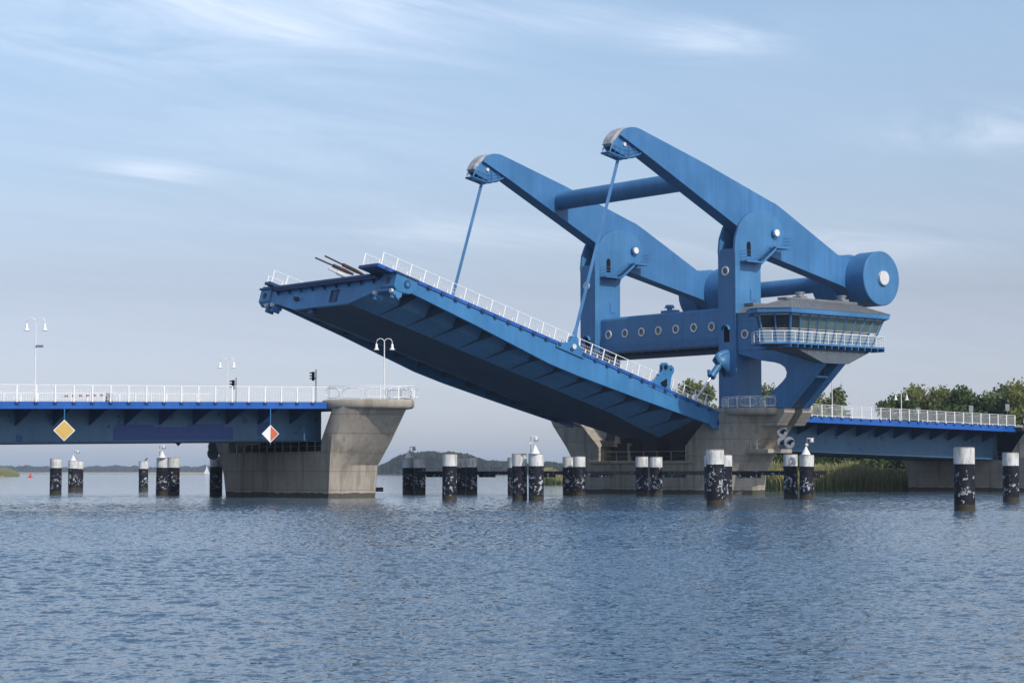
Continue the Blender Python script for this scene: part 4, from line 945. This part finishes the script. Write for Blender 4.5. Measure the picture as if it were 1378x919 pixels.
p=at(517,525,t=-2.6); lamp((p[0],-2.6,8.95),at(517,457,t=-2.6)[2]-8.95,'white double lamp on the round lookout of the left pier',span=.72,rot=rl)
p=at(305,520,t=18.9); lamp((p[0],18.9,zfL(p[0])-.05),at(305,481.5,t=18.9)[2]-zfL(p[0]),'white double lamp on the far side of the left span, beside the traffic lights',span=.68,rot=rl)
p=at(1213,555,t=1.2); lamp((p[0],1.2,zfR(p[0])),at(1213,527.5,t=1.2)[2]-zfR(p[0]),'white double lamp on the right span in front of trees',span=.66,rot=rl)
p=at(1120,555,t=14); r=thing('slim_pole',(p[0],14,zfR(p[0])),'thin pale pole rising from the right span beside the cabin legs','pole'); MB().tube([(0,0,0),(0,0,at(1120,507,t=14)[2]-zfR(p[0]))],[.09,.06],8).build('shaft','offwhite',r,smooth=40,local=True)
# ------------------------------------------------------------------ traffic lights
def tlight(x,ytop,ybase,t,lab,zf,side=-1):
    p=at(x,ybase,t=t); z0=zf(p[0]); h=at(x,ytop,t=t)[2]-z0
    r=thing('traffic_light',(p[0],t,z0),lab,'traffic light','traffic lights on the left span'); r.rotation_euler=(0,0,rl)
    MB().tube([(0,0,0),(0,0,h)],.055,8).build('post','grey',r,smooth=40,local=True)
    m=MB(); m.box((-.42,-.14,h-1.15),(-.14,.14,h-.25)); m.box((-.14,-.03,h-.95),(0,.03,h-.85)); hd=m.build('signal_head','black',r,smooth=0,local=True,bevel=.03)
    for k in range(3):
        m=MB(); zc=h-.42-k*.28; n=8; rings=[[(xx,.12*math.cos(math.pi*q/n),zc+.12*math.sin(math.pi*q/n)) for q in range(n+1)] for xx in (-.42,-.64)]
        m.add(rings[0]+rings[1],[(q,q+1,n+2+q,n+1+q) for q in range(n)]); m.build('visor','black',hd,smooth=50,local=True)
    return r
tlight(425,497,540,18.5,'traffic light on a grey post near the end of the left span',zfL)
tl=tlight(317.5,508,540,18.5,'low traffic light beside the farther white lamp on the left span',zfL)
m=MB(); m.box((.1,-.04,tl.children[0].dimensions.z-.9 if 0 else 1.4),(.4,.04,2.3)); 
def bsign(x,y0,y1,t,lab):
    p=at(x,570,t=t); z0=zfR(p[0]); a=at(x,y0,t=t)[2]-z0; b=at(x,y1,t=t)[2]-z0
    r=thing('road_sign',(p[0],t,z0),lab,'road sign','backs of road signs on the right span'); r.rotation_euler=(0,0,rl)
    MB().tube([(0,0,0),(0,0,a)],.04,8).build('post','grey',r,smooth=40,local=True)
    MB().box((-.28,-.05,b),(.28,-.02,a+.03)).build('plate','steelgrey',r,smooth=0,local=True,bevel=.008)
bsign(1307,546,555,16,'grey back of a road sign rising over the right railing, before dark trees')
bsign(1356,544,553,16,'grey back of a road sign over the right railing, close to the frame edge')
bsign(1236,549,556,16,'small grey road sign back just above the right railing near the white lamp')
# barrier boom lying behind left railing
a=at(87,533,t=3.5); b=at(143,530,t=3.5); r=thing('barrier_boom',(a[0],3.5,a[2]),'red and white barrier boom seen through the left railing','barrier','barrier booms')
m=MB(); L=b[0]-a[0]
for k in range(12): m.box((L*k/12,-.05,-.08+k*.015),(L*(k+1)/12,.05,.10+k*.015),mi=k%2)
m.build('boom',['brick','offwhite'],r,smooth=0,local=True); m=MB(); m.box((L,-.2,-1.0),(L+.5,.2,.35)); m.build('drive_box','grey',r,smooth=0,local=True,bevel=.03)
# ------------------------------------------------------------------ navigation signs
def diamond(x,y,half,t,lab,mats,hang=True,zg=None,facing=1):
    p=at(x,y,t=t); r=thing('navigation_sign',(p[0],t,p[2]),lab,'navigation sign','diamond signs hung from the left span')
    r.rotation_euler=(0,0,rl*.5)
    m=MB(); h=half
    m.prism([(0,-h),(h,0),(0,h),(-h,0)],lambda a,b:(a,0,b),lambda a,b:(a,.05,b)); pl=m.build('board','white',r,smooth=0,local=True)
    k=h*.90; m=MB()
    if len(mats)==1: m.add([(0,-.006,-k),(k,-.006,0),(0,-.006,k),(-k,-.006,0)],[(0,1,2,3)])
    else: m.add([(.0,-.006,-k),(k,-.006,0),(0,-.006,k)],[(0,1,2)])
    m.build('painted_face',mats[-1],pl,smooth=0,local=True)
    m=MB(); m.tube([(0,.08,-h*1.25 if len(mats)>1 else 0),(0,.08,zg-p[2])],.045,6); m.build('hanger','leafblue',r,smooth=0,local=True)
    return r
diamond(86.5,579,.88,-.32,'yellow diamond sign hanging from the left span',['yellow'],zg=zfL(-48)-.55)
diamond(364,583.6,.78,-.32,'diamond sign half white and half orange red, hanging from the left span',['white','orange'],zg=zfL(-27.5)-.55)
diamond(240,590,.75,20.4,'dark diamond sign whose tip shows below the far edge of the left span',['black'],zg=zfL(-38)-.5)
bpy.data.objects
# ------------------------------------------------------------------ mooring piles
def proto_pile():
    r=thing('mooring_pile',(0,0,0),'x','mooring pile','steel mooring piles, black with white tops')
    n=32; R_=.635
    def cyl(prof): return [[(rr*math.cos(2*math.pi*k/n),rr*math.sin(2*math.pi*k/n),z) for k in range(n)] for rr,z in prof]
    MB().loft(cyl([(R_,-2),(R_,2.86)])).build('pile_shaft','pile',r,smooth=40,local=True)
    MB().loft(cyl([(R_,2.861),(R_,3.88),(R_-.04,3.9),(R_-.06,3.86)])).build('white_top','pilecap',r,smooth=40,local=True)
    return r
pp=proto_pile(); first=True
def pile(x,D,lab,z=0):
    global first
    o=pp if first else copy_tree(pp); first=False
    o.location=far(x,D,0); o['label']=lab; o.rotation_euler=(random.gauss(0,.006),random.gauss(0,.006),random.uniform(0,6.28)); o.scale[2]=random.uniform(.985,1.015); return o
PX=[(76.5,216,'lone mooring pile under the yellow diamond sign'),
(99.8,262,'left pile of the distant pair right of the yellow diamond, with cone and lamp'),(106.9,266,'right pile of the distant pair right of the yellow diamond'),
(194.3,270,'slim distant lone pile with a small dark bird on its rim'),
(219.0,212,'left pile of the cluster below the left span, with white cone and lamp'),(234.6,208,'right pile of the cluster below the left span'),
(291.6,200,'pile half hidden beside the left pier'),
(549.8,219,'left pile of the pair right of the left pier, with a white cone'),(565.2,217,'right pile of the pair right of the left pier'),
(605.2,171,'thick lone pile with rust streak between the two piers'),
(620.5,216,'mostly hidden pile just behind the rust-streaked lone pile'),(634.5,212,'pile right of the rust-streaked lone pile, farther back'),
(691.5,205,'pile mostly hidden behind the big central cluster'),
(699.4,168,'left pile of the big central pair between the piers'),(721.5,167,'right pile of the big central pair, with white cone and lamp'),
(765.5,204,'left pile of the pair at the far corner of the lift pier'),(779.3,202,'right pile of the pair at the far corner of the lift pier'),
(863.7,201,'left pile of the pair in front of the recessed lift pier wall'),(882.8,199,'right pile of the pair in front of the recessed lift pier wall'),
(956.5,182,'pile peeping out left behind the thick front pile by the lift pier'),(975.2,182,'pile peeping out right behind the thick front pile by the lift pier'),
(962.0,141,'thick front pile before the lift pier nose, heavily chipped'),
(1063.5,178,'left pile of the pair right of the lift pier'),(1084.3,176,'right pile of the pair right of the lift pier, with lamp'),
(1296.2,122,'nearest tall pile, alone in front of the right span'),(1358.8,158,'lone pile at the right edge before the last pier')]
for x,D,l in PX: pile(x,D,l)
# cones with lamps on some piles
def beacon(x,D,h,lab,lampon=True,dx=0.):
    p=far(x,D,3.86); r=thing('pile_beacon',p,lab,'beacon','white cones and lamps on pile tops'); r.rotation_euler=(0,0,rl)
    n=16; prof=[(.42,.02),(.30,.25),(.14,.55),(.07,.72)]
    MB().loft([[(rr*math.cos(2*math.pi*k/n),rr*math.sin(2*math.pi*k/n),z) for k in range(n)] for rr,z in prof]).build('cone','white',r,smooth=50,local=True)
    if lampon:
        MB().tube([(-dx,.1,0),(-dx,.1,h)],.035,6).build('mast','steelgrey',r,smooth=40,local=True)
        m=MB(); m.box((-dx,.02,h-.02),(-dx+.62,.2,h+.05)); m.tube([(-dx+.42,.1,h-.02),(-dx+.42,.1,h-.3)],[.14,.20],10); m.build('lamp_head','offwhite',r,smooth=0,local=True)
        m=MB(); m.box((-dx+.25,-.02,h-.38),(-dx+.62,.22,h-.16)); m.build('lantern','grey',r,smooth=0,local=True)
        MB().box((-dx-.14,-.05,h*.55),(-dx+.10,.2,h*.55+.22)).build('control_box','offwhite',r,smooth=0,local=True)
beacon(99.6,261.8,1.35,'white cone and lamp on the distant pair right of the yellow diamond',dx=-.15)
beacon(219.0,211.5,1.35,'white cone and lamp on the cluster below the left span',dx=.3)
beacon(550,218.5,1.25,'white cone and lamp on the pair just right of the left pier',dx=-.15)
beacon(720,166.6,1.45,'white cone and lamp on the big central pair of piles',dx=.35)
beacon(1084,175.7,1.45,'white cone and lamp on the pair right of the lift pier',dx=-.1)
# bird
p=far(197.5,269.8,3.9); bird=thing('bird',p,'small dark bird perched on the slim distant pile','bird')
m=MB(); m.tube([(-.22,0,.08),(-.1,0,.16),(.05,0,.25),(.14,0,.34),(.2,0,.42),(.27,0,.43)],[.02,.08,.10,.06,.055,.012],8); m.tube([(0,.03,0),(0,.03,.15)],.012,4); m.tube([(0,-.03,0),(0,-.03,.15)],.012,4); m.build('body','bird',bird,smooth=60,local=True)
# fender beams
def fender(x0,D0_,x1,D1,lab):
    a=Vector(far(x0,D0_,2.15)); b=Vector(far(x1,D1,2.15)); r=thing('fender_beam',a,lab,'fender beam','black fender beams between the piles')
    d=(b-a); n=Vector((-d.y,d.x,0)).normalized()*.2; m=MB()
    def bx(f0,f1,z0,z1,w=1):
        P=a.lerp(b,f0); Q=a.lerp(b,f1); k=n*w; vs=[P-k,Q-k,Q+k,P+k]; m.add([v+Vector((0,0,z0)) for v in vs]+[v+Vector((0,0,z1)) for v in vs],[(3,2,1,0),(4,5,6,7),(0,1,5,4),(1,2,6,5),(2,3,7,6),(3,0,4,7)])
    bx(0,1,-.05,.32); bx(.12 if d.length>4 else .0,.55,-.32,-.05,.8); m.build('timber','pile',r,smooth=0,bevel=.02)
fender(569,218,616,216,'black fender beam between the pair by the left pier and the next pair')
fender(641,213,686,207,'black fender beam left of the big central cluster')
fender(730,205,760,204,'black fender beam right of the big central cluster')
fender(786,202,857,201,'long black fender beam before the recessed lift pier wall')
fender(889,199,950,183,'black fender beam leading to the thick front pile')
fender(983,182,1055,179,'black fender beam along the lift pier nose')
fender(1092,176,1111,176,'short stub of black fender beam with a pale end')
a=at(509,659,t=2.2); m=MB(); m.box((-15.5,1.2,a[2]-.15),(-14.6,2.2,a[2]+.25)); m.build('rubber_bumper','black',lp,smooth=0,bevel=.03)
# ------------------------------------------------------------------ reeds, trees, far shores
def reeds(name,front,depth,h,n,lab,seed,dry=.14,hv=.35):
    rg=np.random.default_rng(seed); fr=np.array([far(x,D)[:2] for x,D in front]); 
    seg=np.linalg.norm(np.diff(fr,axis=0),axis=1); cum=np.r_[0,np.cumsum(seg)]
    q=rg.uniform(0,cum[-1],n); px=np.interp(q,cum,fr[:,0]); py=np.interp(q,cum,fr[:,1])
    dd=depth*rg.uniform(0,1,n)**1.3; vx,vy=math.sin(TH),math.cos(TH); px+=vx*dd+rg.normal(0,.3,n); py+=vy*dd+rg.normal(0,.3,n)
    lump=.75+.25*np.sin(q*.35+np.sin(q*.11)*3)+.10*np.sin(q*1.3)
    hh=h*lump*(1-hv*rg.uniform(0,1,n)**2)*(.62+.38*np.clip(dd/2.5,0,1))*rg.normal(1,.09,n)
    lean=rg.normal(0,.16,(n,2))*hh[:,None]; wd=.05+.05*rg.uniform(0,1,n)
    ang=rg.uniform(0,math.pi,n); dx=np.cos(ang)*wd; dy=np.sin(ang)*wd
    z0=np.full(n,-.1); b0=np.stack([px-dx,py-dy,z0],1); b1=np.stack([px+dx,py+dy,z0],1)
    m0=np.stack([px-dx+lean[:,0]*.35,py-dy+lean[:,1]*.35,hh*.6],1); m1=np.stack([px+dx+lean[:,0]*.35,py+dy+lean[:,1]*.35,hh*.6],1)
    t0=np.stack([px+lean[:,0]-dx*.4,py+lean[:,1]-dy*.4,hh],1); t1=np.stack([px+lean[:,0]+dx*.4,py+lean[:,1]+dy*.4,hh],1)
    V=np.stack([b0,b1,m1,m0,t1,t0],1).reshape(-1,3)
    idx=np.arange(n)[:,None]*6; Fq=np.concatenate([idx+np.array([0,1,2,3]),idx+np.array([3,2,4,5])],1).reshape(-1)
    me=bpy.data.meshes.new(name); me.vertices.add(6*n); me.vertices.foreach_set('co',V.ravel()); me.loops.add(8*n); me.loops.foreach_set('vertex_index',Fq); me.polygons.add(2*n)
    me.polygons.foreach_set('loop_start',np.arange(2*n)*4); me.polygons.foreach_set('loop_total',np.full(2*n,4))
    for x in ('reed','reeddry','flower'): me.materials.append(MT[x])
    mi=np.repeat((rg.uniform(0,1,n)<dry).astype(int),2); 
    tall=(dd>depth*.5)&(rg.uniform(0,1,n)<.02)&(np.sin(q*.3)>.2); mi[1::2]=np.where(tall,2,np.maximum(mi[1::2],(rg.uniform(0,1,n)<.35).astype(int)))
    me.polygons.foreach_set('material_index',mi); me.update(calc_edges=True)
    o=bpy.data.objects.new(name,me); col.objects.link(o); return tag(o,lab,'reeds',None,'stuff')
reeds('reeds',[(1030,273),(1130,263),(1225,263),(1400,257)],9,3.3,42000,'bank of tall green reeds along the right shore',3)
reeds('reeds',[(734,388),(790,373),(900,333),(1030,275)],10,3.1,26000,'reeds on the point seen between piles behind the lift pier',4)
def tree(x,D,h,rx,lab,mat='leafmid',z0=None,n=5200,lobes=9,ls=.42,name='tree',crown_lo=.28,seed=None):
    rg=np.random.default_rng(seed if seed else int(x*7+D)); b=far(x,D,.2); r=thing(name,b,lab,'tree','trees on the right bank')
    m=MB(); lean=rg.normal(0,.03,2)*h
    m.tube([(0,0,-.4),(lean[0]*.4,lean[1]*.4,h*.35),(lean[0],lean[1],h*.75)],[.30+h*.012,.2+h*.006,.06],8)
    C=[]
    for k in range(lobes):
        a=rg.uniform(0,2*math.pi); q=rg.uniform(.1,.75)**.7; z=h*rg.uniform(crown_lo,.86); lim=rx*(1-.55*((z/h-.5)/.5)**2 if z>h*.5 else .85)
        C.append((lean[0]+math.cos(a)*q*lim,lean[1]+math.sin(a)*q*lim,z,rx*rg.uniform(.26,.46)))
    C.append((lean[0],lean[1],h*.86,rx*.34)); C.append((lean[0],lean[1],h*.62,rx*.6))
    for c in C[:7]: m.tube([(lean[0]*.4,lean[1]*.4,h*.3),(c[0]*.6,c[1]*.6,lerp(h*.3,c[2],.6)),(c[0],c[1],c[2])],[.14,.08,.03],5)
    m.build('trunk','bark',r,smooth=60,local=True)
    # leaf clusters: twig points on lobes, then leaves round each twig
    P=[]; tot=sum(c[3]**2 for c in C)
    for c in C:
        k=int(n*c[3]**2/tot); tw_=max(12,k//14)
        d=rg.normal(size=(tw_,3)); d/=np.linalg.norm(d,axis=1)[:,None]; rad=c[3]*rg.uniform(.35,1.12,tw_)[:,None]
        T=np.array(c[:3])+d*rad*np.array([1,1,.85]); L=np.repeat(T,14,axis=0)+rg.normal(0,.30+.05*c[3],(tw_*14,3)); P.append(L)
    P=np.concatenate(P); P=P[P[:,2]>h*.08]
    sz=ls*rg.uniform(.6,1.3,len(P)); quads('crown',mat,P,sz,parent=r,rnd=rg)
    return r
def topz(y,D): return H+(636-y)*D/F
TR=[(938,290,503,4.0,'leafmid','bushy olive tree seen between the leaf end and the near tower',6500),
(958,300,510,4.2,'leafgrey','greyer tree directly left of the near tower',6000),
(1042,300,511,4.0,'leafgrey','greyish tree in the opening beside the cabin legs',5000),
(1100,292,514,3.6,'leafmid','olive tree standing right of the cabin legs behind the thin pole',5200),
(1130,290,511,2.6,'leafgrey','slender airy tree right of the cabin legs, apart from the wood',2400),
(1182,305,536,2.0,'leafgrey','thin sparse sapling left of the right-hand wood',500),
(1207,300,526,3.6,'leafdark','dark tree at the left end of the wood, behind the white lamp',6500),
(1232,305,516,4.8,'leafmid','broad olive tree behind the right span, left in the wood',9000),
(1262,300,517,4.0,'leafmid','rounded olive tree beside the darkest crown',7500),
(1287,296,516,4.6,'leafdark','darkest round tree in the middle of the right-hand wood',9500),
(1312,310,538,3.4,'leafmid','low olive tree filling the dip right of the darkest crown',6000),
(1334,300,521,4.0,'leafgrey','tall grey green tree behind the right end of the span',7500),
(1358,302,512,4.4,'leafgrey','tallest airy tree near the frame edge',8500),
(1378,292,507,4.4,'leafmid','tall tree cut by the right frame edge',8000),
(1410,295,505,5.0,'leafdark','dark tree just beyond the right frame edge',6000)]
for x,D,y,rx,mt,lab,n in TR: tree(x,D,topz(y,D),rx,lab,mt,n=n,lobes=10 if n>3000 else 6)
# hedge of dark shrubs under the span
def shrubs(name,x0,x1,D,htab,n,lab,mat,seed):
    rg=np.random.default_rng(seed); P=[]
    for k in range(n):
        x=rg.uniform(x0,x1); d=D+rg.uniform(0,14); c=np.array(far(x,d,rg.uniform(.15,.62)*htab)); r_=rg.uniform(1.2,2.6); q=rg.normal(size=(150,3)); q/=np.linalg.norm(q,axis=1)[:,None]; P.append(c+q*r_*rg.uniform(.5,1.1,150)[:,None])
    P=np.concatenate(P); P=P[P[:,2]>.1]; o=quads(name,mat,P,.5*rg.uniform(.6,1.3,len(P)),rnd=rg); return tag(o,lab,'shrubs',None,'stuff')
shrubs('shrubs',1030,1235,282,9,170,'thick dark undergrowth behind the reeds beneath the right span','leafdark',5)
shrubs('shrubs',1235,1450,284,10,180,'thick olive undergrowth behind the span at the right','leafmid',6)
shrubs('shrubs',905,975,290,9,50,'undergrowth behind the end of the raised leaf','leafmid',8)
# far wooded shores
def wood(name,pts,D,hfun,n,lab,seed,depth=120,cr=7.,ls=3.2,mat='wood'):
    rg=np.random.default_rng(seed); x0,x1=pts; P=[]; k=0
    X=rg.uniform(x0,x1,n); 
    for x in X:
        d=D+rg.uniform(0,depth); hh=hfun(x)*(.78+.22*rg.uniform()); b=np.array(far(x,d,0)); r_=cr*rg.uniform(.7,1.3)
        m_=46; q=rg.normal(size=(m_,3)); q/=np.linalg.norm(q,axis=1)[:,None]; q[:,2]=np.abs(q[:,2])*1.1-.25
        P.append(np.array([b[0],b[1],max(hh-r_,r_*.4)])+q*r_*rg.uniform(.75,1.05,m_)[:,None])
        q=rg.uniform(-1,1,(26,3)); P.append(np.array([b[0],b[1],0])+np.stack([q[:,0]*r_,q[:,1]*r_,(q[:,2]*.5+.5)*max(hh-r_,1)],1))
    P=np.concatenate(P); P[:,2]=np.maximum(P[:,2],.3); o=quads(name,mat,P,ls*rg.uniform(.6,1.3,len(P)),rnd=rg); return tag(o,lab,'wood',None,'stuff')
def hill(x):
    tab=[(505,8),(520,13),(535,20),(550,24),(575,25),(600,24.5),(625,23.5),(640,20),(650,16.5),(668,15),(690,15),(715,12),(735,14),(760,13),(800,13),(850,13)]
    for (a,b),(c,d) in zip(tab,tab[1:]):
        if x<=c: return lerp(b,d,(x-a)/(c-a))
    return 12
wood('wooded_headland',(508,800),2000,hill,900,'hazy wooded headland across the water between the piers',21,150,4.5,2.4)
bl=[far(x,D)[:2] for x,D in ((500,1985),(560,1960),(640,1965),(700,1975),(850,1950),(850,2300),(500,2300))]
land('headland',bl,.9,'soil')
wood('far_shore_wood',(-90,345),4300,lambda x:16.5+1.5*math.sin(x*.05)+1.2*math.sin(x*.21)+.8*math.sin(x*.53),1300,'low hazy line of trees on the far shore below the left span',22,200,7,4.5)
land('far_shore',[far(x,D)[:2] for x,D in ((-120,4250),(60,4180),(200,4230),(350,4260),(350,4900),(-120,4900))],3.5,'reeddry')
# thin sandy spit and grassy tip
land('sandspit',[far(x,D)[:2] for x,D in ((196,2600),(300,2560),(330,2600),(330,2640),(196,2630))],1.0,'reeddry')
reeds('grass',[(-30,1150),(-8,1150),(11,1180)],30,5.0,9000,'grassy tip of land at the left frame edge',9,.2)
land('grass_tip',[far(x,D)[:2] for x,D in ((-60,1145),(8,1165),(12,1200),(-60,1260))],.6,'reed')
# buoy and sailboat
p=far(42.5,980,0); r=thing('channel_buoy',p,'small red buoy floating far out below the left span','buoy')
n=14; MB().loft([[(rr*math.cos(2*math.pi*k/n),rr*math.sin(2*math.pi*k/n),z) for k in range(n)] for rr,z in ((1.1,-.3),(1.15,.4),(.55,.6),(.38,1.9),(.30,2.1))]).build('float','red',r,smooth=50,local=True)
m=MB(); m.tube([(0,0,2.0),(0,0,3.6)],.07,6); m.tube([(0,0,3.2),(0,0,3.5)],.25,8); m.build('topmark','grey',r,smooth=0,local=True)
p=far(278.5,2100,0); r=thing('sailboat',p,'tiny white sailboat on the horizon beside the left pier','sailboat'); r.rotation_euler=(0,0,rl)
m=MB(); m.loft([[(-3.4,0,.9),(-3.4,0,.9),(-3.4,0,.9),(-3.4,0,.9)],[(-2.8,-.9,.9),(-2.8,.9,.9),(-2.8,.5,-.1),(-2.8,-.5,-.1)],[(1,-1.2,.95),(1,1.2,.95),(1,.7,-.2),(1,-.7,-.2)],[(3.6,-.1,1.1),(3.6,.1,1.1),(3.6,.05,.6),(3.6,-.05,.6)]]); m.build('hull','sail',r,smooth=0,local=True)
m=MB(); m.prism([(-2.4,1.6),(.6,1.5),(.6,11),(-.4,7)],lambda a,b:(a,-.02,b),lambda a,b:(a,.02,b)); m.build('mainsail','sail',r,smooth=0,local=True)
m=MB(); m.prism([(.8,1.4),(3.4,1.3),(.8,9.5)],lambda a,b:(a,-.02,b),lambda a,b:(a,.02,b)); m.build('jib','sail',r,smooth=0,local=True)
MB().tube([(.7,0,.8),(.7,0,11.5)],.08,6).build('mast','steelgrey',r,smooth=0,local=True)
# ------------------------------------------------------------------ haze
m,t,b=bsdf('haze'); t.nodes.clear(); o_=t.nodes.new('ShaderNodeOutputMaterial'); pv=t.nodes.new('ShaderNodeVolumePrincipled')
pv.inputs['Density'].default_value=1.1e-4; pv.inputs['Color'].default_value=(.80,.89,1,1); pv.inputs['Anisotropy'].default_value=.2
t.links.new(pv.outputs[0],o_.inputs['Volume'])
hz=MB().box((-2500,-1500,-3),(6500,6500,62)).build('haze',m,smooth=0); tag(hz,None,None,None,'stuff')
